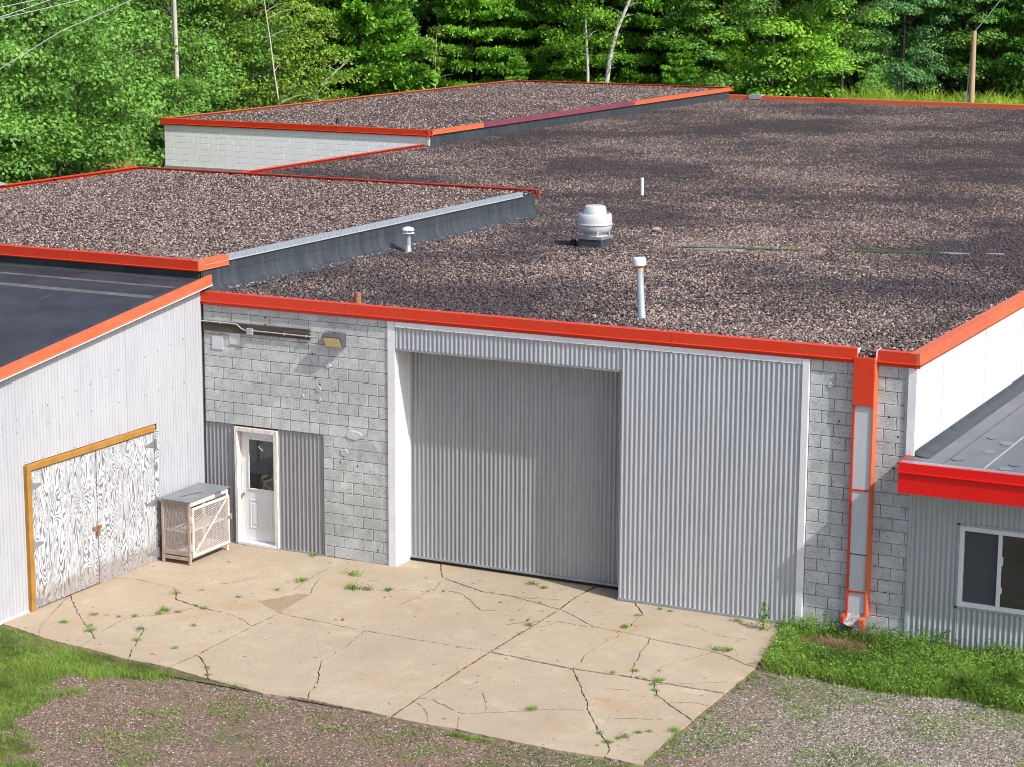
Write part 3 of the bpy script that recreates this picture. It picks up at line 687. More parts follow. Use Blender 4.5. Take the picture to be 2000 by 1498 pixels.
# recessed sliding door, white jamb, header and fixed corrugated panel
part('door_jamb', MB().box(3.822, 3.97, -.022, .56, -.02, 4.322), TRIM_WHITE, MAIN, bevel=.004, label='white boxed jamb beside the recessed sliding door')
part('jamb_bead', MB().box(3.972, 3.985, .06, .075, 0, 3.83).box(3.972, 3.99, .445, .50, .05, 3.83), TRIM_WHITE, MAIN)
sheet('corrugated_sheet', GALV, MAIN, (3.985, -.012, 0), (1, 0, 0), 4.25, 3.86, 4.235, (0, -1, 0), label='grey corrugated strip above the recessed sliding door')
sheet('corrugated_sheet', GALV, MAIN, (8.235, -.030, 0), (1, 0, 0), 3.06, .05, 4.225, (0, -1, 0), label='tall light grey corrugated panel right of the sliding door')
part('header_soffit', MB().box(3.972, 8.235, -.020, .55, 3.825, 3.858), STEEL, MAIN)
part('panel_edge', MB().box(8.215, 8.240, -.045, .56, .0, 3.824), GALV_DARK, MAIN)
part('panel_backing', MB().box(8.242, 11.40, .02, .2, 0, 4.33).box(3.972, 8.24, .02, .2, 3.86, 4.33), GALV_DARK, MAIN)
part('trim_strip', MB().box(3.985, 11.295, -.045, .012, 4.232, 4.325), TRIM_WHITE, MAIN, bevel=.003)
sc = MB()
for i in range(24): sc.box(4.2+i*.305, 4.218+i*.305, -.054, -.04, 4.236, 4.252)
part('screw', sc, STEEL, MAIN, kind='stuff')
part('corner_trim', MB().box(11.295, 11.405, -.055, .012, -.02, 4.325), TRIM_WHITE, MAIN, bevel=.004, label='tall white trim between corrugated panel and block wall')
part('base_rail', MB().box(8.215, 11.295, -.075, .01, .004, .05), STEEL, MAIN, bevel=.004)
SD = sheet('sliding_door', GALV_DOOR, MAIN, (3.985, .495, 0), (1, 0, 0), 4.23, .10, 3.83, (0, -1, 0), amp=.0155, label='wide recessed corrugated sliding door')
part('bottom_rail', MB().box(3.985, 8.215, .455, .53, .06, .10), STEEL, SD, bevel=.004)
part('door_foot_shade', MB().box(3.985, 8.215, .50, .56, -.02, .058), DARK, SD)  # near-black strip standing in for the shaded gap below the door
part('door_backing', MB().box(3.97, 8.24, .54, .58, 0, 3.84), GALV_DARK, SD)
sc = MB()
for i in range(17): sc.box(4.3+i*.245, 4.316+i*.245, .476, .495, 2.80-i*.004, 2.816-i*.004)
for i in range(7): sc.box(6.8+i*.2, 6.814+i*.2, .476, .495, 1.0, 1.014)
part('screw', sc, STEEL, SD, kind='stuff')

# filled-in opening with the walk-in door
sheet('infill_sheet', GALV_DARK, MAIN, (.0, .042, 0), (1, 0, 0), .645, .03, 2.19, (0, -1, 0), amp=.017)
sheet('infill_sheet', GALV_DARK, MAIN, (1.545, .042, 0), (1, 0, 0), .945, .03, 2.19, (0, -1, 0), amp=.017)
part('opening_liner', MB().box(0, .64, .075, .2, -.02, 2.2).box(1.56, 2.5, .075, .2, -.02, 2.2).box(2.492, 2.502, .015, .075, 0, 2.2), GALV_DARK, MAIN)
part('base_rail', MB().box(0, .645, -.002, .07, 0, .028).box(1.56, 2.49, -.002, .07, 0, .028), STEEL, MAIN)
fr = MB().box(.645, .70, -.03, .10, .0, 2.17).box(1.475, 1.548, -.03, .10, .0, 2.17).box(.70, 1.475, -.03, .10, 2.095, 2.17)
fr.box(.70, .712, .10, .2, .04, 2.095).box(1.44, 1.475, .10, .2, .04, 2.095).box(.70, 1.475, .10, .2, 2.06, 2.095)
part('door_frame', fr, OLD_WHITE, MAIN, bevel=.004, label='white walk-in door frame with flaking paint')
DR = part('door', MB().box(.713, 1.44, .118, .165, .058, 2.058), DOOR_WHITE, MAIN, bevel=.003, label='white walk-in door with half window')
rail = MB(); gx0, gx1, gz0, gz1 = .875, 1.385, 1.035, 1.935
for a in ((gx0-.03, gx1+.03, gz1, gz1+.03), (gx0-.03, gx1+.03, gz0-.03, gz0), (gx0-.03, gx0, gz0, gz1), (gx1, gx1+.03, gz0, gz1)): rail.box(a[0], a[1], .100, .118, a[2], a[3])
part('window_rim', rail, DOOR_WHITE, DR, bevel=.004)
part('window_pane', MB().box(gx0, gx1, .108, .117, gz0, gz1), GLASS, DR)
part('sticker', MB().add([(1.07, .1065, 1.80), (1.17, .1065, 1.73), (1.16, .1065, 1.78), (1.10, .1065, 1.80), (1.09, .1065, 1.85)], [(0, 1, 2, 3, 4)]), TRIM_WHITE, DR, fix=False)
for a, b in ((.865, 1.05), (1.205, 1.385)):
    pm = MB()
    for q in ((a, b, .80, .822), (a, b, .29, .312), (a, a+.022, .312, .80), (b-.022, b, .312, .80)): pm.box(q[0], q[1], .110, .119, q[2], q[3])
    pm.box(a+.045, b-.045, .111, .119, .36, .75)
    part('door_panel', pm, DOOR_WHITE, DR, bevel=.006)
part('door_knob', MB().tube([(.765, .118, .92), (.765, .085, .92), (.765, .084, .92), (.765, .055, .92), (.765, .05, .92)], [.012, .012, .026, .028, .016], 12), STEEL, DR, smooth=40)
part('threshold', MB().box(.69, 1.49, -.045, .17, .0, .054), TRIM_WHITE, MAIN, bevel=.006)

# ------------------------------------------------------------------ shed on the left
SHED = thing('lean_to_shed', 'pale corrugated lean-to with sloping black roof and peeling plywood double doors', 'shed', (-4, -4, 0))
zr = lambda y: 4.80+.1266*(y+.1)         # roof plane
zw = lambda s: zr(-9.2+s)-.18            # top of the wall along y = -9.2 + s
def shed_wall(y0, y1, z0, label=None):
    sheet('corrugated_sheet', SHED_WHITE, SHED, (0, y0, 0), (0, 1, 0), y1-y0, z0, lambda s: zr(y0+s)-.17, (1, 0, 0), pitch=.083, amp=.008, label=label)
shed_wall(-9.2, -9.2+50*.083, -.02); shed_wall(-9.2+50*.083, -9.2+93*.083, 2.44); shed_wall(-9.2+93*.083, -.03, -.02)
part('wall_core', MB().prism([(-.03, -9.2, -.1), (-.03, -5.0, -.1), (-.03, -5.0, 2.4), (-.03, -1.5, 2.4), (-.03, -1.5, -.1), (-.03, -.02, -.1), (-.03, -.02, zr(-.02)-.1), (-.03, -9.2, zr(-9.2)-.1)], (0, 0, 0), (-.12, 0, 0)), SHED_WHITE, SHED)
part('front_wall', MB().box(-9, -.03, -9.25, -9.1, -.1, zr(-9.2)-.1).box(-9.1, -9, -9.2, -.2, -.1, 3.4), SHED_WHITE, SHED)
part('roof', MB().prism([(.10, -9.4, zr(-9.4)-.14), (.10, -.13, zr(-.13)-.14), (.10, -.13, zr(-.13)), (.10, -9.4, zr(-9.4))], (0, 0, 0), (-9.6, 0, 0)), MEMBRANE, SHED)
def roof_strip(x0, x1, y0, y1, mt=SEAM, t=.006, name='roof_seam'):
    m = MB().add([(x0, y0, zr(y0)), (x1, y0, zr(y0)), (x1, y1, zr(y1)), (x0, y1, zr(y1)), (x0, y0, zr(y0)+t), (x1, y0, zr(y0)+t), (x1, y1, zr(y1)+t), (x0, y1, zr(y1)+t)],
                 [(0, 3, 2, 1), (4, 5, 6, 7), (0, 1, 5, 4), (1, 2, 6, 5), (2, 3, 7, 6), (3, 0, 4, 7)])
    part(name, m, mt, SHED)
roof_strip(-9.4, .09, -.82, -.73); roof_strip(-9.4, -.05, -1.50, -1.34); roof_strip(-9.4, .05, -.34, -.24, FLASH)
roof_strip(-1.99, -1.93, -9.3, -1.50, FLASH); roof_strip(-1.96, -1.91, -1.34, -.82, FLASH); roof_strip(-.03, .06, -9.3, -.4, FLASH, .012)
m = MB()
for a, b in ((-9.4, -6.2), (-6.2, -3.1), (-3.1, .13)):
    m = MB(); p = [(.105, a+.002), (.135, a+.002)]
    prof = [(.08, .015), (.135, .015), (.135, -.135), (.155, -.15), (.15, -.158), (.105, -.150), (.105, -.005), (.08, -.005)]
    m.add([(x, y, zr(y)+h) for y in (a+.002, b-.002) for x, h in prof], [tuple(range(7, -1, -1)), tuple(range(8, 16))]+[(i, (i+1) % 8, (i+1) % 8+8, i+8) for i in range(8)])
    part('fascia', m, RED_SUNLIT, SHED)
m = MB().add([(x, y, zr(y)+h) for y in (-9.4, .12) for x, h in ((.106, -.152), (.158, -.160), (.158, -.172), (.106, -.165))], [(3, 2, 1, 0), (4, 5, 6, 7), (0, 1, 5, 4), (1, 2, 6, 5), (2, 3, 7, 6), (3, 0, 4, 7)])
part('drip_edge', m, TRIM_WHITE, SHED)
m = MB().add([(x, y, zr(y)+h) for y in (-9.3, -.05) for x, h in ((-.03, -.16), (.104, -.168), (.104, -.18), (-.03, -.175))], [(3, 2, 1, 0), (4, 5, 6, 7), (0, 1, 5, 4), (1, 2, 6, 5), (2, 3, 7, 6), (3, 0, 4, 7)])
part('soffit', m, SHED_WHITE, SHED)
# doors
DL = part('door', MB().box(.004, .036, -4.945, -3.255, .02, 2.315), PLY, SHED, bevel=.003, label='front peeling white plywood door leaf with long grain')
DR2 = part('door', MB().box(.008, .040, -3.235, -1.615, -.0, 2.315), PLY, SHED, bevel=.003, label='rear peeling white plywood door leaf beside the wire cage')
part('lumber_trim', MB().box(-.02, .075, -5.07, -1.60, 2.335, 2.43), YELLOW_WOOD, SHED, bevel=.004, label='new yellow board over the plywood doors')
part('lumber_trim', MB().box(-.02, .075, -5.07, -4.965, -.02, 2.333), YELLOW_WOOD, SHED, bevel=.004, label='new yellow post left of the plywood doors')
part('hinge_board', MB().box(-.01, .048, -1.605, -1.475, .0, 2.33), PLY, SHED, bevel=.003)
part('threshold_gap', MB().box(-.02, .0, -4.96, -1.61, -.02, 2.335), DARK, SHED)
def hinge(parent, y, z, s, mt=STEEL):
    m = MB().add([(x, y+s*a, z+b) for x in (.041, .050) for a, b in ((-.01, .06), (.26, .02), (.26, -.015), (-.01, -.06))],
                 [(3, 2, 1, 0), (4, 5, 6, 7), (0, 1, 5, 4), (1, 2, 6, 5), (2, 3, 7, 6), (3, 0, 4, 7)])
    m.box(.05, .082, y-s*.015-.025, y-s*.015+.025, z-.09, z+.09)
    m.tube([(.075, y-s*.02, z-.09), (.075, y-s*.02, z+.09)], .014, 8)
    part('hinge', m, mt, parent)
for z in (2.06, 1.08, .12): hinge(DL, -4.95, z, 1)
for z in (2.10, 1.06, .16): hinge(DR2, -1.61, z, -1)
hs = MB().box(.042, .056, -3.40, -3.16, .96, 1.02).tube([(.06, -3.28, 1.03), (.10, -3.28, 1.03), (.10, -3.28, .95), (.06, -3.28, .95)], .012, 6).box(.06, .10, -3.325, -3.265, .86, .95)
part('hasp', hs, RUST, DR2, bevel=.003)
sc = MB()
for i in range(22):
    y = -8.6+i*.38
    if y < -.1: sc.box(.008, .014, y, y+.016, zr(y)-.95, zr(y)-.934); sc.box(.008, .014, y, y+.014, 3.0, 3.014) if y < 0 else None
for i in range(9): sc.box(.008, .014, -8.6+i*.38, -8.588+i*.38, 1.1, 1.114)
for i in range(9): sc.box(.008, .014, -5.0+i*.41, -4.988+i*.41, 2.47, 2.482)
part('screw', sc, STEEL, SHED, kind='stuff')
part('base_trim', MB().box(.0, .02, -9.2, -5.08, -.03, .03).box(.0, .02, -1.46, -.05, -.03, .03), TRIM_WHITE, SHED)

# ------------------------------------------------------------------ raised middle block
MID = thing('raised_gravel_roof_block', 'raised block with pale gravel roof, red trim and dark flashing above the black roof', 'building', (-5.7, 6.8, 0))
HM = 5.10
part('wall', MB().box(-11.3, -.01, -.06, 13.6, -.1, 5.0), FLASH, MID)
m = MB()                                                    # membrane wrapped up the east side, with a flared foot
ys = np.arange(-.05, 13.66, .25); rg = random.Random(4)
for y in ys:
    for o, z in ((.30, 4.515), (.10, 4.56), (.03, 4.66), (.012, 4.9), (.012, 5.03)): m.v.append((o+rg.uniform(0, .012), y, z+rg.uniform(-.008, .008)))
m.f = [(i*5+k, (i+1)*5+k, (i+1)*5+k+1, i*5+k+1) for i in range(len(ys)-1) for k in range(4)]
part('wall_flashing', m, FLASH, MID, smooth=50)
part('flashing_lap', MB().prism([(.014, 0, 4.84), (.030, 0, 4.84), (.024, 0, 4.90), (.014, 0, 4.90)], (0, .1, 0), (0, 13.6, 0)), FLASH, MID)
part('flashing_lap', MB().box(-.03, .05, -.02, .02, 4.58, 4.94), FLASH, MID)
part('gravel_bed', MB().add([(-11.3, -.05, 5.03), (-.04, -.05, 5.03), (-.04, 13.65, 5.03), (-11.3, 13.65, 5.03)], [(0, 1, 2, 3)]), ROOFBASE_DRY, MID, fix=False)
scatter('roof_gravel', np.concatenate([rect_pts(-8, -.05, -.04, 8, 5.045, 420), rect_pts(-11.2, -.05, 8, 13.6, 5.045, 300), rect_pts(-11.2, -8, 1, 8, 5.045, 300)]), (.012, .032), STONE_DRY, MID, .75, seed=9)
fascia_run(MID, (-11.45, -.08), (.045, -.08), (0, -1), 5.115, RED, 4, drop=.20)
m = MB(); fascia(m, (0, -.145), (0, .81), (1, 0), 5.119, drop=.17, proud=.045); part('fascia', m, RED_SUNLIT, MID, label='short sunlit red return of edge trim above the black flashing')
EDGE = part('metal_edge', MB().prism([(-.08, 0, 5.115), (.035, 0, 5.115), (.035, 0, 5.03), (.05, 0, 5.022), (.05, 0, 5.014), (.02, 0, 5.02), (.02, 0, 5.10), (-.08, 0, 5.10)], (0, .815, 0), (0, 13.66, 0)), PIPE_GALV, MID)
m = MB()
for i in range(84): m.box(.0345, .0385, .93+i*.152, .943+i*.152, 5.045, 5.095)
part('edge_slot', m, STEEL, EDGE, kind='stuff')
fascia_run(MID, (.04, 13.68), (-11.45, 13.68), (0, 1), 5.105, RED, 4, drop=.19, back=.045, proud=.03)
fascia_run(MID, (-11.38, 13.7), (-11.38, -.1), (-1, 0), 5.109, RED, 4, drop=.19, back=.05)
part('scupper_flashing', MB().box(-11.44, -11.30, 7.9, 8.35, 5.12, 5.17).box(-11.46, -11.43, 7.95, 8.3, 5.0, 5.12), GALV, MID)

# ------------------------------------------------------------------ white block building behind
WH = thing('white_block_building', 'white painted block building with gravel roof and red trim before the trees', 'building', (-16.3, 42, 0))
WW = part('block_wall', MB().box(-21.42, -11.22, 28.814, 29.0, -.1, 4.85), WMORTAR, WH)
NW = lay_blocks(WW, -21.42, -11.22, 3.40, 4.80, 28.8, WBLOCK, gap=.009)
part('wall_ledge', MB().box(-21.44, -11.22, 28.76, 28.81, 3.32, 3.395), PALE_PATCH, WH)
part('wall', MB().box(-21.41, -11.25, 29.0, 55.3, -.3, 4.86), WALL_WHITE, WH)
part('side_flashing', MB().box(-11.25, -11.21, 28.8, 55.3, 4.40, 4.86), FLASH, WH)
part('corner_trim', MB().box(-11.24, -11.16, 28.76, 28.80, 4.45, 4.82), TRIM_WHITE, WH)
part('gravel_bed', MB().add([(-21.4, 28.85, 4.925), (-11.25, 28.85, 4.925), (-11.25, 55.3, 4.925), (-21.4, 55.3, 4.925)], [(0, 1, 2, 3)]), ROOFBASE_DRY, WH, fix=False)
scatter('roof_gravel', rect_pts(-21.3, -11.3, 28.9, 55.2, 4.935, 75), (.015, .042), STONE_DRY, WH, .75, seed=21)
fascia_run(WH, (-21.55, 28.8), (-11.05, 28.8), (0, -1), 5.00, RED, 3, drop=.21)
for y0, y1, mt, lb in ((28.72, 32.5, RED_SUNLIT, None), (32.5, 45.1, PURPLE, 'purple length of edge trim on the white building'), (45.1, 55.4, RED_SUNLIT, None)):
    m = MB(); fascia(m, (-11.2, y0+.003), (-11.2, y1-.003), (1, 0), 4.985, drop=.13, proud=.05); part('fascia', m, mt, WH, label=lb)
fascia_run(WH, (-21.45, 55.4), (-21.45, 28.75), (-1, 0), 5.004, RED_SUNLIT, 4, drop=.2, back=.06)
fascia_run(WH, (-11.1, 55.4), (-21.5, 55.4), (0, 1), 5.00, RED, 3, drop=.2)
part('roof_pipe_stub', MB().tube([(-15.5, 30.3, 4.92), (-15.5, 30.3, 5.12)], .05, 10), DARK, WH)

# ------------------------------------------------------------------ annex on the right
AN = thing('office_annex', 'low blue-grey corrugated annex with bright red fascia and white framed window', 'building', (17, 4, 0))
WX0, WX1, WZ0, WZ1 = 13.90, 15.13, .71, 1.965
for a, b, z0, z1 in ((13.13, WX0, -.1, 2.55), (WX0, WX1, WZ1, 2.55), (WX0, WX1, -.1, WZ0), (WX1, 22.0, -.1, 2.55)):
    k = round((a-13.13)/.083)*.083
    sheet('corrugated_sheet', GALV_ANNEX, AN, (a, -.012, 0), (1, 0, 0), b-a, z0, z1, (0, -1, 0))
part('wall', MB().box(13.10, WX0, .012, .2, -.1, 2.6).box(WX1, 22, .012, .2, -.1, 2.6).box(WX0, WX1, .012, .2, WZ1, 2.6).box(WX0, WX1, .012, .2, -.1, WZ0).box(21.9, 22, .2, 12, -.1, 2.6), GALV_ANNEX, AN)
part('corner_trim', MB().box(13.075, 13.128, -.035, .01, -.1, 2.55), GALV_ANNEX, AN, bevel=.004)
part('roof', MB().box(13.115, 22.2, -.60, 12.2, 2.55, 2.955), GREY_ROOF, AN)
part('soffit', MB().box(13.07, 22.2, -.60, .0, 2.535, 2.549), GALV_ANNEX, AN)
pr = [(0, -.605, 3.005), (0, -.655, 3.005), (0, -.655, 2.868), (0, -.672, 2.862), (0, -.672, 2.85), (0, -.64, 2.838), (0, -.64, 2.53), (0, -.605, 2.53)]
for a, b in ((13.06, 16.1), (16.1, 19.2), (19.2, 22.2)):
    part('fascia', MB().prism([(a+.001, y, z) for _, y, z in pr], (0, 0, 0), (b-a-.002, 0, 0)), ANNEX_RED, AN)
part('fascia', MB().box(13.058, 13.068, -.604, -.02, 2.53, 3.0), ANNEX_RED, AN)
part('roof_edge', MB().box(13.07, 22.2, -.604, -.48, 2.955, 3.008), STEEL, AN, bevel=.006)
part('wall_flashing', MB().prism([(13.118, 0, 2.957), (13.36, 0, 2.957), (13.30, 0, 2.968), (13.15, 0, 2.99), (13.118, 0, 3.05)], (0, -.30, 0), (0, 12, 0)), FLASH, AN)
part('corner_flashing', MB().box(12.985, 13.20, -.50, -.03, 2.935, 2.972).box(12.99, 13.117, -.03, .14, 2.93, 2.972), SEAM, AN, bevel=.01)
for x, w, mt in ((14.25, .035, PALE_PATCH), (15.4, .10, SEAM), (13.62, .03, SEAM)):
    part('roof_seam', MB().box(x, x+w, -.46, 11.9, 2.956, 2.961), mt, AN)
rg = random.Random(12)
for i, (x, y) in enumerate([(13.75, .15), (14.05, .9), (14.15, 1.6), (14.62, .2), (14.85, 1.1), (14.9, 1.7), (14.98, 2.6), (14.3, 2.5), (14.6, 3.3), (13.85, 1.9), (14.55, -.15), (15.1, .5), (15.0, 3.9), (14.1, 3.6)]):
    r_ = rg.uniform(.07, .11); n = 12
    m = MB().add([(x+r_*math.cos(t)*rg.uniform(.85, 1.1), y+r_*1.3*math.sin(t)*rg.uniform(.85, 1.1), z) for z in (2.957, 2.966) for t in [6.283*k/n for k in range(n)]], [tuple(range(n, 2*n))]+[(k, (k+1) % n, (k+1) % n+n, k+n) for k in range(n)])
    part('membrane_patch', m, PALE_SEAM if i % 3 else GREY_ROOF, AN)
WF = MB(); t_ = .062
for a in ((WX0-.01, WX1+.01, WZ1-t_, WZ1+.01), (WX0-.01, WX1+.01, WZ0-.01, WZ0+t_), (WX0-.01, WX0+t_, WZ0+t_, WZ1-t_), (WX1-t_, WX1+.01, WZ0+t_, WZ1-t_), (14.485, 14.545, WZ0+t_, WZ1-t_)): WF.box(a[0], a[1], -.045, .04, a[2], a[3])
WN = part('window', WF, TRIM_WHITE, AN, bevel=.004, label='white framed sliding window')
part('window_screen', MB().box(WX0+t_, 14.485, .0, .012, WZ0+t_, WZ1-t_), SCREEN, WN)
part('window_pane', MB().box(14.545, WX1-t_, -.01, .004, WZ0+t_, WZ1-t_), GLASS, WN)
part('window_latch', MB().box(14.546, 14.566, -.030, -.012, 1.42, 1.56).box(14.546, 14.566, -.030, -.012, .98, 1.08), TRIM_WHITE, WN)
part('window_flashing', MB().box(WX0-.045, WX1+.045, -.030, -.005, WZ1+.012, WZ1+.045).box(WX0-.045, WX1+.045, -.03, -.005, WZ0-.045, WZ0-.012).box(WX0-.045, WX0-.012, -.03, -.005, WZ0-.045, WZ1+.045), GALV_ANNEX, AN)

# ------------------------------------------------------------------ rain chute
CH = thing('rain_chute', 'red open-sided rain chute with grey back on the block wall below the roof notch', 'downspout', (12.32, 0, .2))
XL, XR = 12.155, 12.475
part('side_flange', MB().box(XL-.012, XL+.022, -.115, -.004, .33, 4.42), RED, CH, bevel=.003)
part('side_flange', MB().prism([(XR-.022, -.115, .33), (XR+.004, -.115, .33), (XR+.03, -.004, .33), (XR-.022, -.004, .33)], (0, 0, 0), (0, 0, 4.12)), RED_SUNLIT, CH)  # sun-facing flange takes the sunlit copy of the red
part('back_sheet', MB().box(XL+.024, XR-.024, -.095, -.05, 1.335, 3.72), CHUTE, CH)
part('back_sheet', MB().box(XL+.024, XR-.024, -.088, -.04, .33, 1.315), CHUTE, CH)
part('sheet_joint', MB().box(XL+.024, XR-.024, -.085, -.045, 1.313, 1.337), DARK, CH)
part('cover_box', MB().box(XL-.014, XR-.0, -.128, -.060, 3.70, 4.44), RED, CH, bevel=.004, label='solid red cover at the head of the chute')
for z in (2.36, .72): part('strap', MB().box(XL+.022, XR-.022, -.108, -.093, z-.013, z+.013), RED, CH)
m = MB(); n = 9; prof = [(-.085, .36), (-.10, .29), (-.13, .23), (-.18, .185), (-.24, .18), (-.27, .20)]
for y, z in prof:
    for k in range(n):
        t = k/(n-1); m.v.append((XL-.01+(XR-XL+.0)*t, y, z+.05*(abs(2*t-1)**3)))
m.f = [(i*n+k, i*n+k+1, (i+1)*n+k+1, (i+1)*n+k) for i in range(len(prof)-1) for k in range(n-1)]
def m_scoop():
    t = NT('chipped_rusty_scoop'); f = t.noise(22, 5, .7, t.mapped((1, 1, .4)))
    c = t.mix(t.ramp(f, [(.50, 0), (.56, 1)]), (.36, .36, .35), (.10, .06, .04))
    return t.fin(t.mix(t.ramp(t.noise(6, 3), [(.52, 0), (.62, .7)]), c, (.28, .14, .06)), .5)
sc_ = part('scoop', m, m_scoop(), CH, smooth=60); sm_ = sc_.modifiers.new('sheet', 'SOLIDIFY'); sm_.thickness = .004
part('scoop_side', MB().prism([(XR-.07, -.125, .34), (XR-.07, -.25, .32), (XR-.075, -.24, .14), (XR-.075, -.15, .13)], (0, 0, 0), (.085, 0, 0)), RED_SUNLIT, CH, bevel=.004)
part('scoop_side', MB().prism([(XL-.05, -.12, .36), (XL-.05, -.22, .33), (XL-.045, -.22, .20), (XL-.045, -.14, .21)], (0, 0, 0), (.045, 0, 0)), RED, CH, bevel=.004)

# ------------------------------------------------------------------ fittings on the block wall
PLK = part('wall_plank', MB().box(.03, 2.27, -.045, -.002, 3.865, 4.045), OLD_WOOD, bevel=.006)
tag(PLK, 'weathered dark plank bolted along the block wall under the red trim', 'plank')
CD = thing('electrical_conduit', 'thin grey conduit with junction box running along the dark plank to the lamp', 'conduit', (1.05, -.05, 3.92))
part('tube', MB().tube([(.02, -.062, 4.032), (.70, -.062, 4.03), (.78, -.062, 4.02), (.86, -.062, 3.96), (.94, -.062, 3.93), (1.0, -.062, 3.925)], .0125, 8), CONDUIT, CD, smooth=50)
part('tube', MB().tube([(1.12, -.062, 3.935), (1.5, -.06, 3.935), (2.62, -.06, 3.925)], .012, 8), CONDUIT, CD, smooth=50)
part('junction_box', MB().box(.99, 1.115, -.095, -.046, 3.865, 3.975), CONDUIT, CD, bevel=.008)
m = MB(); [m.box(x, x+.03, -.078, -.046, z-.018, z+.018) for x, z in ((.4, 4.03), (1.75, 3.932), (2.2, 3.93))]; part('strap', m, CONDUIT, CD)
for x0, x1, z0, z1, lb in ((.20, .435, 3.53, 3.775, 'larger pale square plate under the dark plank, nearer the shed'), (.575, .80, 3.645, 3.855, 'smaller pale square plate touching the underside of the dark plank')):
    o = part('wall_plate', MB().box(x0, x1, -.014, .004, z0, z1), PLATE, bevel=.003); tag(o, lb, 'wall plate', 'pale plates on the block wall')
LP = thing('wall_lamp', 'bronze wall floodlight with yellowed slanted lens under the red trim', 'lamp', (2.8, 0, 3.92))
part('housing', MB().prism([(2.62, -.004, 4.045), (2.62, -.17, 4.03), (2.62, -.215, 3.985), (2.62, -.205, 3.97), (2.62, -.105, 3.80), (2.62, -.004, 3.80)], (0, 0, 0), (.37, 0, 0)), BRONZE, LP, bevel=.005)
a = Vector((0, -.2145, 3.966)); b = Vector((0, -.1165, 3.802))
part('lens', MB().add([(2.645, a.y, a.z), (2.965, a.y, a.z), (2.965, b.y, b.z), (2.645, b.y, b.z), (2.645, a.y+.03, a.z), (2.965, a.y+.03, a.z), (2.965, b.y+.03, b.z), (2.645, b.y+.03, b.z)], [(0, 3, 2, 1), (4, 5, 6, 7), (0, 1, 5, 4), (1, 2, 6, 5), (2, 3, 7, 6), (3, 0, 4, 7)]), LENS, LP)
part('photocell', MB().box(2.80, 2.82, -.11, -.08, 4.03, 4.055), DARK, LP)

# ------------------------------------------------------------------ wire cage
CG = thing('wire_cage', 'cream framed wire mesh cage with blue-grey lid standing between plywood doors and walk-in door', 'cage', (.47, -1.05, 0))
cx0, cx1, cy0, cy1 = .165, .765, -1.63, -.44
for x, y in ((cx0, cy0), (cx1-.045, cy0), (cx0, cy1-.045), (cx1-.045, cy1-.045)):
    part('leg', MB().box(x, x+.045, y, y+.045, 0, 1.135), TAN_FRAME if y == cy0 else CREAM, CG, bevel=.004)
part('side_rail', MB().box(cx0+.045, cx1-.045, cy0+.004, cy0+.04, .16, .235).box(cx0+.045, cx1-.045, cy0+.004, cy0+.04, .075, .135).box(cx0+.045, cx1-.045, cy0+.004, cy0+.04, 1.09, 1.135), TAN_FRAME, CG, bevel=.003)
part('base_frame', MB().box(cx1-.04, cx1-.005, cy0+.045, cy1-.045, .10, .15).box(cx0, cx0+.03, cy0+.045, cy1-.045, .09, .15).box(cx0+.045, cx1-.045, cy1-.04, cy1-.005, .09, .15), CREAM, CG)
part('floor_board', MB().box(cx0+.03, cx1-.03, cy0+.03, cy1-.03, .15, .17), OLD_WHITE, CG)
part('shelf', MB().box(cx0+.02, cx1-.05, cy0+.05, cy1-.05, .565, .60), CREAM, CG)
part('back_board', MB().box(cx0-.002, cx0+.012, cy0+.045, cy1-.045, .15, 1.1), TAN_FRAME, CG)
for i in range(6):
    w_ = (cy1-cy0-.02)/6
    part('header_block', MB().box(cx1-.035, cx1-.002, cy0+.01+i*w_+.003, cy0+.01+(i+1)*w_-.003, 1.045 if i < 5 else 1.06, 1.135), CREAM if i != 4 else LID, CG, bevel=.003)
part('lid', MB().prism([(cx0-.03, cy0-.035, 1.137), (cx1+.025, cy0-.035, 1.137), (cx1+.025, cy1+.03, 1.147), (cx0-.03, cy1+.03, 1.147)], (0, 0, 0), (0, 0, .018)), LID, CG, bevel=.003)
part('rust_patch', MB().add([(.40, -1.42, 1.1575), (.47, -1.40, 1.1575), (.56, -1.12, 1.1595), (.66, -1.02, 1.1595), (.64, -.90, 1.161), (.52, -1.0, 1.1605), (.48, -1.2, 1.159)], [(0, 1, 2, 3, 4, 5, 6)]), LID_RUST, CG, fix=False)
dx = cx1+.004
dm = MB(); y0, y1, z0, z1 = cy0+.05, cy1+.0, .135, 1.02
for q in ((y0, y1, z1-.045, z1), (y0, y1, z0, z0+.045), (y0, y0+.045, z0+.045, z1-.045), (y1-.045, y1, z0+.045, z1-.045)): dm.box(dx, dx+.03, q[0], q[1], q[2], q[3])
CDR = part('door', dm, CREAM, CG, bevel=.004)
part('brace', MB().beam((dx+.012, y0+.06, z0+.05), (dx+.012, y1-.06, z1-.05), .035, .012, up=(1, 0, 0)), CREAM, CDR)
part('latch', MB().box(dx+.03, dx+.05, y1-.05, y1+.03, .60, .64).tube([(dx+.05, y1+.01, .57), (dx+.05, y1+.01, .68)], .018, 8), STEEL, CDR)
m = MB(); [m.box(dx-.006, dx+.036, y0-.03, y0+.012, z, z+.11) for z in (.25, .76)]; part('hinge', m, CREAM, CDR)
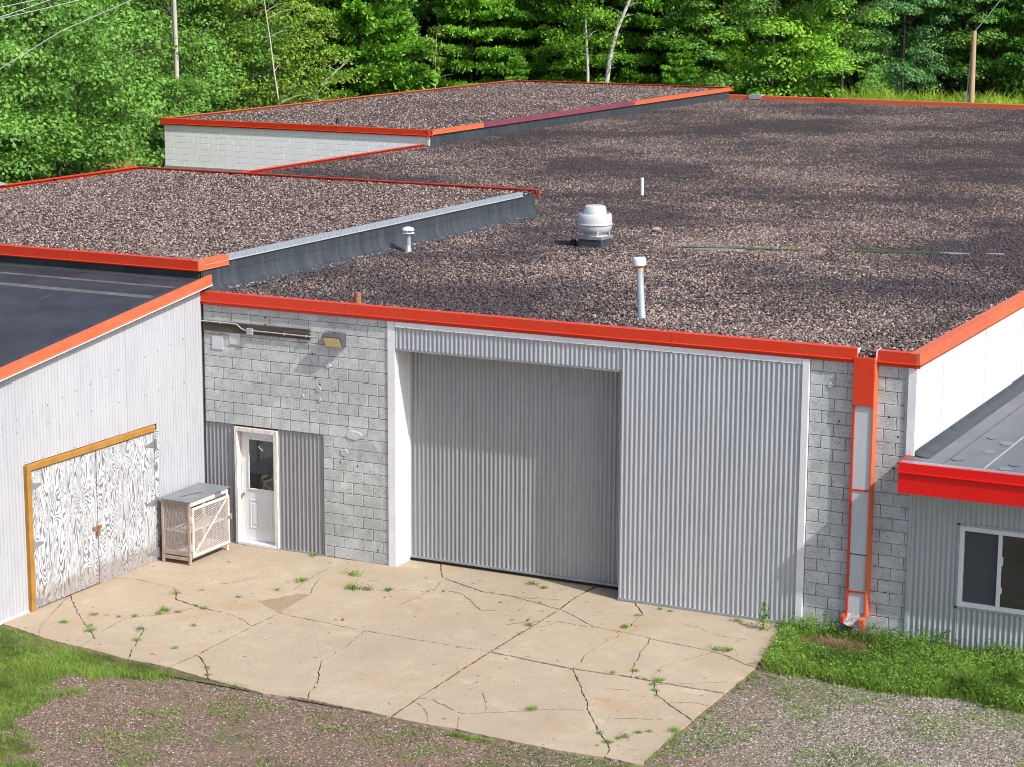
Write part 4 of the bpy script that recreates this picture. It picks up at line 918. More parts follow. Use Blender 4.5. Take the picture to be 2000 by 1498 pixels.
def lattice(mb, P0, U, V, w, h, step, r, nrm):
    """expanded metal: two families of flat strands crossing in diamonds"""
    P0 = Vector(P0); U = Vector(U); V = Vector(V); nrm = Vector(nrm); k = .55
    for sgn in (1, -1):
        L = w*k; c = -L
        while c < h+L:
            pts = []
            for s in (0, w):
                pts.append((s, c+sgn*k*s if sgn > 0 else c+L-k*s))
            (s0, t0), (s1, t1) = pts
            def clip(s0, t0, s1, t1):
                if t1 == t0: return None
                a, b = 0., 1.
                for lim, sg in ((0, 1), (h, -1)):
                    f0 = sg*(t0-lim); f1 = sg*(t1-lim)
                    if f0 < 0 and f1 < 0: return None
                    if f0 < 0: a = max(a, f0/(f0-f1))
                    if f1 < 0: b = min(b, f0/(f0-f1))
                if b <= a: return None
                return (s0+(s1-s0)*a, t0+(t1-t0)*a, s0+(s1-s0)*b, t0+(t1-t0)*b)
            q = clip(s0, t0, s1, t1)
            if q:
                A = P0+U*q[0]+V*q[1]+nrm*(.002*sgn); B = P0+U*q[2]+V*q[3]+nrm*(.002*sgn)
                mb.beam(A, B, r, .003, up=nrm)
            c += step
    return mb
part('wire_mesh', lattice(MB(), (cx0+.045, cy0+.02, .235), (1, 0, 0), (0, 0, 1), cx1-cx0-.09, .855, .034, .0062, (0, -1, 0)), WIRE, CG, kind='stuff', fix=False)
part('wire_mesh', lattice(MB(), (dx+.012, y0+.045, z0+.045), (0, 1, 0), (0, 0, 1), y1-y0-.09, z1-z0-.09, .034, .0062, (1, 0, 0)), WIRE, CDR, kind='stuff', fix=False)
part('wire_mesh', lattice(MB(), (cx0+.045, cy1-.02, .17), (1, 0, 0), (0, 0, 1), cx1-cx0-.09, .93, .05, .006, (0, 1, 0)), WIRE, CG, kind='stuff', fix=False)

# ------------------------------------------------------------------ things on the roofs
FAN = thing('roof_fan', 'round spun aluminium exhaust fan on dark square curb in the gravel roof', 'roof fan', (3.48, 9.28, 4.50))
part('curb', MB().box(3.22, 3.745, 9.02, 9.545, 4.48, 4.665), FLASH, FAN, bevel=.006)
part('curb_cap', MB().box(3.205, 3.76, 9.005, 9.56, 4.667, 4.735), STEEL, FAN, bevel=.006)
fc = (3.48, 9.28, 4.57)
part('neck', MB().lathe(fc, [(.27, .165), (.24, .185), (.24, .24)], 36), ALU, FAN, smooth=35)
part('bowl', MB().lathe(fc, [(.24, .235), (.30, .24), (.335, .275), (.352, .34), (.357, .395), (.376, .40), (.376, .418), (.358, .423), (.360, .50), (.354, .57), (.342, .615), (.325, .632), (.312, .63), (.305, .60), (.305, .5)], 40), ALU, FAN, smooth=35)
part('dome', MB().lathe(fc, [(.246, .46), (.242, .64), (.228, .745), (.21, .778), (.175, .793), (.0, .797)], 40), ALU, FAN, smooth=35)
part('inner_shadow_ring', MB().lathe(fc, [(.243, .50), (.304, .50), (.304, .505), (.243, .505)], 32), DARK, FAN)
for an in (-2.15, -.95, .6, 2.2):
    c_, s_ = math.cos(an), math.sin(an)
    part('bracket', MB().beam((fc[0]+.30*c_, fc[1]+.30*s_, fc[2]+.185), (fc[0]+.345*c_, fc[1]+.345*s_, fc[2]+.33), .025, .012, up=(c_, s_, .3)), TRIM_WHITE, FAN)
part('cable', MB().tube([(3.12, 9.35, 4.98), (3.0, 9.33, 4.86), (2.97, 9.30, 4.74), (3.0, 9.28, 4.62), (2.99, 9.25, 4.5)], .011, 7), STEEL, FAN, smooth=50)
part('switch_box', MB().box(2.95, 3.04, 9.22, 9.30, 4.50, 4.62), DARK, FAN)

MV = thing('mushroom_vent', 'grey vent pipe with white mushroom cap beside the dark flashing', 'vent', (.50, 6.63, 4.5))
vc = (.50, 6.63, 4.57)
part('pipe', MB().lathe(vc, [(.07, -.08), (.066, .0), (.056, .02), (.056, .12), (.062, .125), (.062, .14), (.056, .145), (.055, .30)], 20), PIPE_GALV, MV, smooth=40)
part('collar', MB().lathe(vc, [(.056, .30), (.128, .318), (.130, .330), (.06, .335)], 24), TRIM_WHITE, MV, smooth=40)
m = MB(); [m.box(vc[0]+.085*math.cos(t)-.008, vc[0]+.085*math.cos(t)+.008, vc[1]+.085*math.sin(t)-.008, vc[1]+.085*math.sin(t)+.008, 4.90, 4.965) for t in (.3, 1.87, 3.44, 5.0)]
part('cap_support', m, TRIM_WHITE, MV)
part('cap', MB().lathe(vc, [(.02, .385), (.128, .385), (.124, .405), (.10, .43), (.05, .45), (.0, .453)], 28), TRIM_WHITE, MV, smooth=40)

VP = thing('vent_pipe', 'tall zinc vent pipe with white round cap near the front roof edge', 'vent pipe', (7.976, 1.305, 4.5))
part('pipe', MB().tube([(7.985, 1.305, 4.46), (7.975, 1.305, 4.62), (7.975, 1.305, 4.63), (7.93, 1.305, 5.30)], [.068, .068, .062, .062], 20), PIPE_GALV, VP, smooth=40)
part('rusty_collar', MB().tube([(7.93, 1.305, 5.295), (7.925, 1.305, 5.40)], .066, 20), worn('rust_streaked_zinc', (.50, .42, .32), (.36, .22, .12), 16, .6), VP, smooth=40)
part('cap', MB().tube([(7.925, 1.305, 5.385), (7.924, 1.305, 5.40), (7.918, 1.305, 5.50), (7.918, 1.305, 5.51), (7.917, 1.305, 5.528)], [.10, .115, .115, .112, .098], 24), TRIM_WHITE, VP, smooth=40)
o = part('plastic_pipe', MB().tube([(.495, 18.72, 4.48), (.49, 18.72, 4.955)], .04, 16), PVC, smooth=40); tag(o, 'short white plastic pipe standing in the gravel roof beyond the fan', 'pipe')
o = part('rusty_pipe_stub', MB().tube([(3.12, .19, 4.48), (3.12, .19, 4.56), (3.12, .19, 4.565), (3.115, .19, 4.735)], [.075, .075, .058, .058], 14), RUST, smooth=40); tag(o, 'short rusty pipe stub just behind the front red trim', 'pipe')
# standing water with moss
def strip(name, ctr, mt, z, wob, seed, kind='structure'):
    rg = random.Random(seed); up = []; dn = []
    for x, y, w_ in ctr: up.append((x, y+w_*rg.uniform(1-wob, 1), z)); dn.append((x, y-w_*rg.uniform(1-wob, 1), z))
    n = len(up); m = MB().add(up+dn+[(a, b, z-.03) for a, b, c in up]+[(a, b, z-.03) for a, b, c in dn], [(n+i, n+i+1, i+1, i) for i in range(n-1)]+[(i, i+1, 2*n+i+1, 2*n+i) for i in range(n-1)]+[(n+i+1, n+i, 3*n+i, 3*n+i+1) for i in range(n-1)])
    return tag(part(name, m, mt), kind=kind)
def lerp_strip(p, q, n, w0): return [(p[0]+(q[0]-p[0])*i/n, p[1]+(q[1]-p[1])*i/n, w0*math.sin(math.pi*(i+.35)/(n+.7))**.5) for i in range(n+1)]
strip('moss_bed', lerp_strip((5.2, 9.84), (7.7, 10.62), 14, .10), MOSS, 4.543, .5, 1, 'stuff')
strip('moss_bed', lerp_strip((8.4, 10.9), (10.2, 11.65), 12, .07), MOSS, 4.543, .5, 2, 'stuff')
strip('roof_puddle', lerp_strip((5.5, 9.79), (6.5, 10.12), 10, .07), POND, 4.533, .3, 3)
strip('roof_puddle', lerp_strip((10.2, 11.60), (10.75, 11.80), 8, .05), POND, 4.533, .3, 4)
strip('roof_puddle', lerp_strip((11.05, 11.98), (11.4, 12.1), 6, .03), POND, 4.533, .3, 5)
o = part('loose_stone', MB().lathe((3.72, 12.0, 4.56), [(.04, -.06), (.10, -.02), (.11, .02), (.06, .06), (.0, .065)], 10), worn('tan_stone', (.36, .27, .20), (.26, .2, .15), 8, .9), smooth=60); tag(o, 'single tan stone lying on the gravel roof behind the fan', 'stone')

# ------------------------------------------------------------------ grass, weeds and yard pebbles
def blades(p, h0, h1, w_, lean, rng, segs=2):
    """p (N,3) -> quads (N*segs,4,3)"""
    n = len(p); h = rng.uniform(h0, h1, n); h = h*(.55+.9*fbm(p[:, 0], p[:, 1], 2.6, 77)); a = rng.uniform(0, 6.283, n); b = rng.uniform(0, 6.283, n)
    wv = np.column_stack([np.cos(a), np.sin(a), np.zeros(n)])*(w_*rng.uniform(.6, 1.3, n)/2)[:, None]
    d = np.column_stack([np.cos(b), np.sin(b), np.zeros(n)])*(h*rng.uniform(.1, lean, n))[:, None]
    out = []; prev = p; pw = wv
    for s in range(1, segs+1):
        t = s/segs; c = p+d*(t**1.6)+np.column_stack([np.zeros(n), np.zeros(n), h*t*(1-.18*t)]); cw = wv*(1-t*.85)
        out.append(np.stack([prev-pw, prev+pw, c+cw, c-cw], 1)); prev = c; pw = cw
    return np.concatenate(out)
def leaves(c, size, rng, up=.5, ratio=.6, out_dir=None):
    n = len(c); nr = rng.normal(0, 1, (n, 3))*.6
    nr[:, 2] += up
    if out_dir is not None: nr += out_dir*.7
    nr /= np.linalg.norm(nr, axis=1)[:, None]+1e-9
    t = np.cross(nr, rng.normal(0, 1, (n, 3))); t /= np.linalg.norm(t, axis=1)[:, None]+1e-9
    b = np.cross(nr, t); s = (size*rng.uniform(.6, 1.25, n))[:, None]
    return np.stack([c-t*s*.5, c+b*s*.5*ratio, c+t*s*.5, c-b*s*.5*ratio], 1)
def in_poly(x, y, poly):
    r = np.zeros(len(x), bool); n = len(poly); j = n-1
    for i in range(n):
        xi, yi = poly[i]; xj, yj = poly[j]
        c = ((yi > y) != (yj > y)) & (x < (xj-xi)*(y-yi)/(yj-yi+1e-12)+xi); r ^= c; j = i
    return r
def vnoise(x, y, s, seed):
    r = np.random.default_rng(seed).uniform(0, 1, (64, 64)); u = x*s; v = y*s
    i = np.floor(u).astype(int); j = np.floor(v).astype(int); fu = u-i; fv = v-j; fu = fu*fu*(3-2*fu); fv = fv*fv*(3-2*fv)
    g = lambda a, b: r[a % 64, b % 64]
    return (g(i, j)*(1-fu)+g(i+1, j)*fu)*(1-fv)+(g(i, j+1)*(1-fu)+g(i+1, j+1)*fu)*fv
def fbm(x, y, s, seed): return .55*vnoise(x, y, s, seed)+.3*vnoise(x, y, s*2.3, seed+1)+.15*vnoise(x, y, s*5.1, seed+2)
def stuff(name, q, mt, label=None):
    o = bpy.data.objects.new(name, quads_mesh(name, q, mt)); COL.objects.link(o); return tag(o, label, None, None, 'stuff')
def sample(poly, n, rng):
    xs = [p[0] for p in poly]; ys = [p[1] for p in poly]; x = rng.uniform(min(xs), max(xs), n); y = rng.uniform(min(ys), max(ys), n)
    k = in_poly(x, y, poly); return x[k], y[k]
G1 = np.random.default_rng(21)
# lawn in the lower left corner
LAWN = [(-1.6, -5.8), (.5, -5.97), (1.7, -6.2), (2.6, -6.33), (3.7, -6.42), (4.6, -6.62), (5.4, -6.8), (5.6, -7.3), (4.6, -11.2), (-1.6, -11.2)]
x, y = sample(LAWN, 120000, G1); f = fbm(x, y, 1.1, 3); f2 = fbm(x, y, 3.1, 33)
s_ = x+.82*(y+5.8); lim = np.interp(-y, [5.8, 6.35, 6.8, 7.2, 7.6, 8.6, 9.6, 10.6], [4.0, 3.9, 3.0, 1.75, 1.15, .8, .55, .3])
k = (lim-s_)/.9+.35+(f-.5)*2.6+(f2-.5)*1.4+G1.uniform(-.25, .25, len(x)) > .45
x, y = x[k], y[k]
stuff('grass', blades(np.column_stack([x, y, np.full(len(x), -.035)]), .03, .12, .010, 1.3, G1), GRASS)
k = G1.uniform(0, 1, len(x)) < .07
stuff('dry_grass', blades(np.column_stack([x[k], y[k], np.full(k.sum(), -.035)]), .03, .11, .009, 1.8, G1), STRAW)
# weedy strip along the wall on the right
STRIP = [(11.05, -.10), (13.2, -.04), (16.5, -.04), (18.5, -.04), (18.5, -2.8), (16.3, -2.55), (15.2, -2.35), (14.2, -2.35), (13.4, -2.45), (12.6, -2.35), (12.0, -2.35), (11.55, -2.25), (11.42, -1.5), (11.3, -.8)]
x, y = sample(STRIP, 46000, G1); f = fbm(x, y, 1.3, 9)
bare = ((x-12.25)/.62)**2+((y+.72)/.42)**2 > .8+.5*f
k = (f+np.clip((y+2.75)/1.0, 0, 1)*.62+G1.uniform(-.16, .16, len(x)) > .66) & bare; x, y = x[k], y[k]
stuff('grass', blades(np.column_stack([x, y, np.full(len(x), -.04)]), .07, .24, .012, .8, G1), GRASS)
x, y = sample(STRIP, 5200, G1); f = fbm(x, y, 1.3, 9); bare = ((x-12.25)/.66)**2+((y+.72)/.46)**2 > 1; k = (f+np.clip((y+2.75)/1.0, 0, 1)*.55+G1.uniform(-.12, .12, len(x)) > .66) & bare; x, y = x[k], y[k]
hh = G1.uniform(.06, .30, len(x))*(.5+fbm(x, y, 1.7, 15)); P_ = []
for i in range(len(x)):
    m_ = int(8+hh[i]*60); zz = G1.uniform(.02, hh[i], m_); P_.append(np.column_stack([x[i]+G1.normal(0, .035, m_), y[i]+G1.normal(0, .035, m_), zz-.03]))
stuff('weeds', leaves(np.concatenate(P_), .042, G1, .9, .5), WEED)
k = G1.uniform(0, 1, len(x)) < .35; xs_, ys_ = np.repeat(x[k], 5)+G1.normal(0, .05, 5*k.sum()), np.repeat(y[k], 5)+G1.normal(0, .05, 5*k.sum())
stuff('dry_grass', blades(np.column_stack([xs_, ys_, np.full(len(xs_), -.04)]), .05, .22, .008, 1.0, G1), STRAW)
# tall bright clumps in the strip
for i, (cx, cy, hh) in enumerate([(14.55, -1.75, .34), (14.9, -1.95, .30), (15.6, -1.6, .36), (14.2, -2.1, .24)]):
    n = 260; p = np.column_stack([cx+G1.normal(0, .09, n), cy+G1.normal(0, .09, n), np.full(n, -.04)])
    o = stuff('grass_clump', blades(p, hh*.6, hh*1.2, .014, 1.1, G1, 3), GRASS)
    del o['kind']; tag(o, ['tall bright grass clump in the weeds below the annex window', 'lower grass clump at the gravel edge of the weedy strip', 'grass clump in the weeds at the far right of the strip', 'short grass clump at the front edge of the weedy strip'][i], 'grass clump', 'grass clumps in the weedy strip')
# dry straw where the chute pours out
n = 1500; p = np.column_stack([12.2+G1.normal(0, .30, n), -.72+G1.normal(0, .17, n), np.full(n, -.035)])
stuff('dry_straw', blades(p, .04, .16, .010, 2.4, G1), STRAW)
# sprigs of green in the gravel
x = G1.uniform(4, 17.5, 120000); y = G1.uniform(-11, -2.0, 120000); f = fbm(x, y, 1.1, 41)
east = np.clip((x-8.5)/3, 0, 1); k = (f > .62-.16*east) & ~((x < 11.5) & (y > -6.78)) & (G1.uniform(0, 1, len(x)) < .5) & (y > -10.9+(x-4)*.52-1.2)
x, y = x[k], y[k]
stuff('sprigs', leaves(np.column_stack([x, y, G1.uniform(-.03, .02, len(x))]), .038, G1, .8, .5), WEED)
k = G1.uniform(0, 1, len(x)) < .6; stuff('grass_sprigs', blades(np.column_stack([x[k], y[k], np.full(k.sum(), -.04)]), .02, .07, .008, 1.2, G1), GRASS)
# fringe along the front edge of the pad
x = np.concatenate([G1.uniform(8.2, 11.5, 2600), 11.5+G1.normal(0, .05, 900), G1.uniform(3.6, 5.2, 900)]); y = np.concatenate([-6.80-np.abs(G1.normal(0, .06, 2600)), G1.uniform(-6.7, -2.4, 900), -6.5-np.abs(G1.normal(0, .08, 900))])
k = fbm(x, y, 2.2, 51) > .50; x, y = x[k], y[k]
stuff('grass_sprigs', blades(np.column_stack([x, y, np.full(len(x), -.04)]), .03, .09, .009, 1.2, G1), GRASS)

# pebbles
N_ = 330000; x = G1.uniform(-1, 18.5, N_); y = G1.uniform(-12.5, -1.2, N_)
k = ~((x < 11.49) & (y > -6.74)) & (y > -10.9+(x-4)*.52-1.3) & (y < -1.5) & ~((x > 11.3) & (y > -2.3)) & (fbm(x, y, .8, 61)+G1.uniform(-.3, .3, N_)+.14*np.clip((x-9)/3, 0, 1) > .50)
x, y = x[k], y[k]
scatter('yard_pebbles', np.column_stack([x, y, np.full(len(x), -.034)]), (.007, .020), PEBBLE, None, .6, seed=31)

# weeds rooted in the cracks
def weed_mesh(n, r, h, seed, bladey):
    g = np.random.default_rng(seed)
    if bladey: q = blades(np.column_stack([g.normal(0, r*.5, n), g.normal(0, r*.5, n), np.zeros(n)]), h*.5, h, .010, 1.6, g)
    else: q = leaves(np.column_stack([g.normal(0, r*.55, n), g.normal(0, r*.4, n), g.uniform(.004, h, n)]), .030, g, 1.2, .5)
    return quads_mesh('weed_tuft', q, GRASS if bladey else WEED)
wm = [weed_mesh(110, .13, .06, 1, 0), weed_mesh(90, .09, .07, 2, 1), weed_mesh(60, .07, .05, 3, 0), weed_mesh(70, .08, .10, 4, 1)]
_marks = [((.6, -.9), 'beside the wire cage'), ((1.0, -.1), 'at the walk-in door sill'), ((3.0, -.3), 'near the foot of the block wall'), ((4.3, -1.3), 'before the white door jamb'), ((6.5, .1), 'under the recessed sliding door'),
          ((9.8, -.2), 'at the foot of the tall corrugated panel'), ((11.0, -1.6), 'beside the weedy strip'), ((.9, -5.0), 'near the front plywood leaf'), ((2.2, -3.9), 'midway between plywood doors and lawn'), ((3.6, -6.0), 'by the lawn edge'),
          ((8.0, -5.5), 'near the gravel front edge'), ((11.1, -6.0), 'at the outer corner of the concrete'), ((10.2, -3.4), 'along the cross joint on the right'), ((2.9, -1.8), 'in the spalled crack before the block wall'), ((7.4, -1.6), 'on the long joint before the sliding door')]
def weed_label(x, y, s):
    p = min(_marks, key=lambda m_: (m_[0][0]-x)**2+(m_[0][1]-y)**2)[1]
    return ('broad' if s > .95 else 'small' if s > .65 else 'tiny')+' green weed tuft in a concrete crack '+p
CRACKW = [(3.58,-0.79,1.3),(2.97,-1.53,1.1),(2.91,-2.18,0.9),(3.98,-1.52,1.2),(4.21,-1.44,1.0),(4.56,-1.32,0.8),(1.94,-4.18,1.1),(1.92,-4.01,0.9),(1.51,-3.11,0.8),(2.41,-3.62,0.7),(2.20,-3.54,0.6),(2.16,-3.98,0.5),(1.03,-4.72,0.7),(0.86,-5.27,0.8),(1.35,-5.23,0.8),(1.52,-5.44,0.8),(2.14,-5.00,0.8),(2.45,-5.48,0.7),(2.81,-4.47,0.8),(3.21,-5.55,0.6),(4.17,-6.09,0.6),(4.37,-6.36,0.5),(1.46,-4.62,0.6),(1.67,-4.48,0.5),(6.56,0.10,1.0),(6.83,-0.00,0.7),(7.13,-0.78,0.5),(7.52,-1.96,0.7),(8.86,-0.70,0.6),(8.91,-1.35,0.8),(9.66,-3.51,0.8),(9.92,-3.27,0.6),(10.07,-3.51,0.4),(10.18,-3.53,0.4),(10.24,-3.10,0.5),(10.40,-3.52,0.8),(10.40,-3.70,0.6),(10.52,-3.94,0.6),(10.63,-4.13,0.5),(9.29,-5.49,0.8),(10.54,-5.91,0.6),(10.78,-6.19,0.7),(10.71,-6.37,0.4),(10.85,-5.97,0.5),(10.91,-5.87,0.7),(11.00,-5.65,0.6),(11.13,-5.53,0.6),(11.42,-5.36,0.8),(10.63,-1.75,0.9),(10.79,-1.72,1.0),(9.05,-0.22,0.8),(9.24,-0.25,0.5),(10.40,-0.24,0.9),(2.31,-0.07,0.9),(0.85,-0.06,0.4),(2.56,-2.83,0.5),(1.79,-2.76,0.4)]
for i, (x, y, s) in enumerate(CRACKW):
    o = bpy.data.objects.new('weed_tuft', wm[i % 4]); COL.objects.link(o); o.location = (x, y, .0); o.scale = (s*1.25, s, s); o.rotation_euler[2] = i*1.7
    tag(o, weed_label(x, y, s), 'weed', 'weeds in the concrete cracks')
n = 240; g = np.random.default_rng(5); zz = g.uniform(.02, .46, n); rr_ = .085*(1-zz/.55)
q = leaves(np.column_stack([g.normal(0, 1, n)*rr_, g.normal(0, 1, n)*rr_, zz]), .055, g, .7, .4)
TW = thing('tall_weed', 'single tall leafy weed standing at the corner of concrete and grass', 'weed', (10.92, -.45, 0))
o = bpy.data.objects.new('foliage', quads_mesh('foliage', q, WEED)); COL.objects.link(o); o.parent = TW
part('stem', MB().tube([(10.92, -.45, -.02), (10.925, -.45, .25), (10.92, -.44, .45)], [.009, .007, .004], 6), WEED, TW)
# dead leaves on the concrete
for i, (x, y, s) in enumerate([(5.41,-0.94,0.05),(4.72,-1.71,0.03),(4.78,-1.61,0.03),(7.16,-1.84,0.06),(7.38,-1.72,0.07),(6.56,-1.08,0.04),(7.03,-1.34,0.03),(7.04,-1.21,0.03),(7.85,-3.31,0.04),(4.74,-3.10,0.06),(4.64,-3.15,0.03),(5.18,-1.06,0.03),(5.65,-0.34,0.03)]):
    a = i*1.3; ca, sa = math.cos(a)*s, math.sin(a)*s
    m = MB().add([(x+ca, y+sa, .012), (x-sa*.45, y+ca*.45, .022), (x-ca, y-sa, .010), (x+sa*.45, y-ca*.45, .008)], [(0, 1, 2), (0, 2, 3)])
    o = part('dead_leaf', m, RUST, fix=False); tag(o, 'small brown dead leaf lying on the tan concrete', 'leaf', 'dead leaves on the concrete')

# ------------------------------------------------------------------ poles and lines
def zt(x, y): return float(terrain(x, y))
PR = thing('utility_pole', 'bare brown wooden pole with guy wire standing behind the far roof edge', 'utility pole', (-2.55, 62, zt(-2.55, 62)))
part('pole', MB().tube([(-2.54, 62, zt(-2.5, 62)-.3), (-2.545, 62, 4.2), (-2.557, 62, 7.33)], [.15, .125, .10], 14), POLE, PR, smooth=50)
part('guy_wire', MB().tube([(-2.83, 62.05, zt(-2.8, 62)), (-2.79, 62.05, 4.2), (-2.62, 62, 7.0)], .03, 6), LINE, PR)
part('guy_guard', MB().tube([(-2.85, 62.05, zt(-2.8, 62)), (-2.785, 62.05, 4.75)], .055, 8), PVC, PR)
o = part('power_line', MB().tube([(-2.55, 62, 7.30), (-2.0, 62, 7.98), (-1.465, 62, 8.70), (1.4, 61, 12.9), (3.4, 60, 16.2)], .022, 5), LINE); tag(o, 'single line climbing from the top of the brown wooden pole', 'power line')
PL = thing('utility_pole', 'pale grey pole rising out of the leaves left of the white building', 'utility pole', (-25.92, 35.94, zt(-25.92, 35.94)))
part('pole', MB().tube([(-25.9, 35.94, zt(-25.92, 35.94)-.3), (-25.92, 35.94, 6.7), (-25.94, 35.92, 8.78), (-25.96, 35.9, 12.4)], [.12, .085, .08, .075], 14), POLE_GREY, PL, smooth=50)
def cable(P, lab):
    m = MB().tube([tuple(p) for p in P], .011, 5); o = part('power_line', m, LINE); tag(o, lab, 'power line', 'power lines before the trees')
def ext(p, q, s, e):
    p = np.array(p); q = np.array(q); out = []
    for t in np.linspace(-s, 1+e, 14): c = p+(q-p)*t; c = c+np.array([0, 0, .012*(t-.5)**2-.003]); out.append(c)
    return out
cable(ext((-12.42, 9.76, 9.18), (-11.72, 10.33, 9.37), 6, 9), 'topmost of three short lines across the upper left corner')
cable(ext((-12.43, 9.75, 8.95), (-11.48, 10.52, 9.37), 4, 6), 'middle of three short lines across the upper left corner')
cable(ext((-12.43, 9.75, 8.91), (-10.91, 10.97, 9.37), 3, 4), 'lowest of three short lines across the upper left corner')
cable([(-17.5, 5.4, 6.2), (-13.84, 8.54, 7.08), (-12.46, 9.72, 7.73), (-11.32, 10.65, 8.62), (-9.95, 11.69, 9.37), (-8.53, 12.7, 10.11), (-4, 15.5, 12.9)], 'long sagging line sweeping across the upper left trees')

# ------------------------------------------------------------------ trees
def broadleaf_q(seed, H, R, ncl, nlf, size, low=.06, shape=.8):
    g = np.random.default_rng(seed); out = []; lump = g.uniform(.7, 1.25, 24)
    for _ in range(ncl):
        t = low+(1-low)*g.uniform(0, 1)**1.15; ang = g.uniform(0, 6.283)
        prof = (.62+.38*math.sin(math.pi*min(1, t*.95+.05)**shape))*(1-max(0, t-.72)**1.5*3.6)
        r = R*max(.12, prof)*lump[int(ang/6.283*12) % 12+(12 if t > .5 else 0)]*g.uniform(.55, 1.0)**.5
        c = np.array([r*math.cos(ang), r*math.sin(ang), t*H*.96]); rc = g.uniform(.55, 1.15)*(.7 if t > .85 else 1)
        n = int(nlf*g.uniform(.6, 1.3)*rc)
        d = g.normal(0, 1, (n, 3)); d /= np.linalg.norm(d, axis=1)[:, None]; d[:, 2] = np.where(d[:, 2] < -.2, -d[:, 2]*.6, d[:, 2])
        p = c+d*rc*g.uniform(.55, 1.08, n)[:, None]*np.array([1.1, 1.1, .62])
        p[:, 2] -= .12*rc*(d[:, 0]**2+d[:, 1]**2)
        out.append(leaves(p, size, g, .55, .62, d*1.6))
    q = np.concatenate(out); q[:, :, 2] = np.maximum(q[:, :, 2], .05); return q
def pine_q(seed, H, R, size=.30):
    g = np.random.default_rng(seed); out = []; z = H*.04
    while z < H*.985:
        t = z/H; nb = int(g.integers(5, 8)); a0 = g.uniform(0, 6.283)
        for k in range(nb):
            a = a0+6.283*k/nb+g.uniform(-.25, .25); L = R*(1-t)**.7*g.uniform(.6, 1.2)+.3; dz = L*g.uniform(-.12, .10)
            m_ = max(3, int(L/.17)); s = np.linspace(.22, 1, m_)
            bx = np.column_stack([L*s*math.cos(a), L*s*math.sin(a), z+dz*s+.16*L*s**2.5-.10*L*s])
            for c in bx:
                for side in (-1.6, -.8, 0, .8, 1.6):
                    cc = c+np.array([-math.sin(a), math.cos(a), 0])*side*.26*g.uniform(.4, 1.2)*(1.15-(np.linalg.norm(c[:2])/max(L, .1))*.6)+g.normal(0, .05, 3)
                    n = 13; d = g.normal(0, 1, (n, 3)); d += np.array([math.cos(a)*1.3, math.sin(a)*1.3, .55]); d /= np.linalg.norm(d, axis=1)[:, None]
                    sd = np.cross(d, g.normal(0, 1, (n, 3))); sd /= np.linalg.norm(sd, axis=1)[:, None]+1e-9
                    ln = size*g.uniform(.6, 1.15, n)[:, None]; w_ = .04
                    out.append(np.stack([cc-sd*w_*.6, cc+sd*w_*.6, cc+d*ln+sd*w_, cc+d*ln-sd*w_], 1))
        z += g.uniform(.75, 1.1)*(1.15-t*.5)
    return np.concatenate(out)
def trunk_mb(H, r, seed, limbs=7, lean=.0):
    g = random.Random(seed); m = MB(); n = 7
    pts = [(lean*H*(i/n)**1.3+g.uniform(-.04, .04)*H*.12, g.uniform(-.04, .04)*H*.1, H*.93*i/n-.15) for i in range(n+1)]
    m.tube(pts, [r*.62*(1-.86*i/n) for i in range(n+1)], 8)
    for _ in range(limbs):
        k = g.randrange(2, n); a = g.uniform(0, 6.28); L = H*g.uniform(.12, .24)
        p = Vector(pts[k]); m.tube([p, p+Vector((math.cos(a)*L*.5, math.sin(a)*L*.5, L*.3)), p+Vector((math.cos(a)*L, math.sin(a)*L, L*.75))], [r*.34, r*.22, r*.07], 5)
    return m
PROTO = {}
def proto(key, q, leaf, H, r, seed, bark=BARK, limbs=7, lean=0):
    me = quads_mesh('crown', q, leaf); tm = mesh_of('trunk', trunk_mb(H, r, seed, limbs, lean), bark, smooth=60); PROTO[key] = (me, tm)
for i in range(4): proto('mid%d' % i, broadleaf_q(100+i, 11, 2.3, 78, 400, .15), LEAF_MID, 11, .15, i)
for i in range(2): proto('bright%d' % i, broadleaf_q(120+i, 11.5, 2.7, 90, 360, .165), LEAF_BRIGHT, 11.5, .17, 10+i)
for i in range(3): proto('blue%d' % i, broadleaf_q(140+i, 11, 2.3, 80, 370, .16), LEAF_BLUE, 11, .15, 20+i)
for i in range(2): proto('yel%d' % i, broadleaf_q(160+i, 10, 2.2, 95, 190, .14), LEAF_YEL, 10, .10, 30+i)
for i in range(2): proto('pine%d' % i, pine_q(180+i, 12.5, 3.6), NEEDLE, 12.5, .18, 40+i, limbs=0)
proto('pinedk0', pine_q(190, 13, 3.4), NEEDLE_DK, 13, .19, 45, limbs=0)
for i in range(2): proto('shrub%d' % i, broadleaf_q(200+i, 2.4, 1.3, 30, 130, .15, low=.1), LEAF_BRIGHT if i else LEAF_MID, 2.2, .05, 50+i, limbs=3)
LAB = {'mid': 'mid green broadleaf tree in the dense wood behind the roofs', 'bright': 'bright yellow-green broadleaf tree at the wood edge behind the far roof',
       'blue': 'blue-green broadleaf tree in the wood towards the right', 'yel': 'thin light-leaved yellowish birch in the wood behind the white building',
       'pine': 'soft bright green pine at the wood edge behind the white building', 'pinedk': 'dark green pine standing within the wood', 'shrub': 'low green shrub at the foot of the wood'}
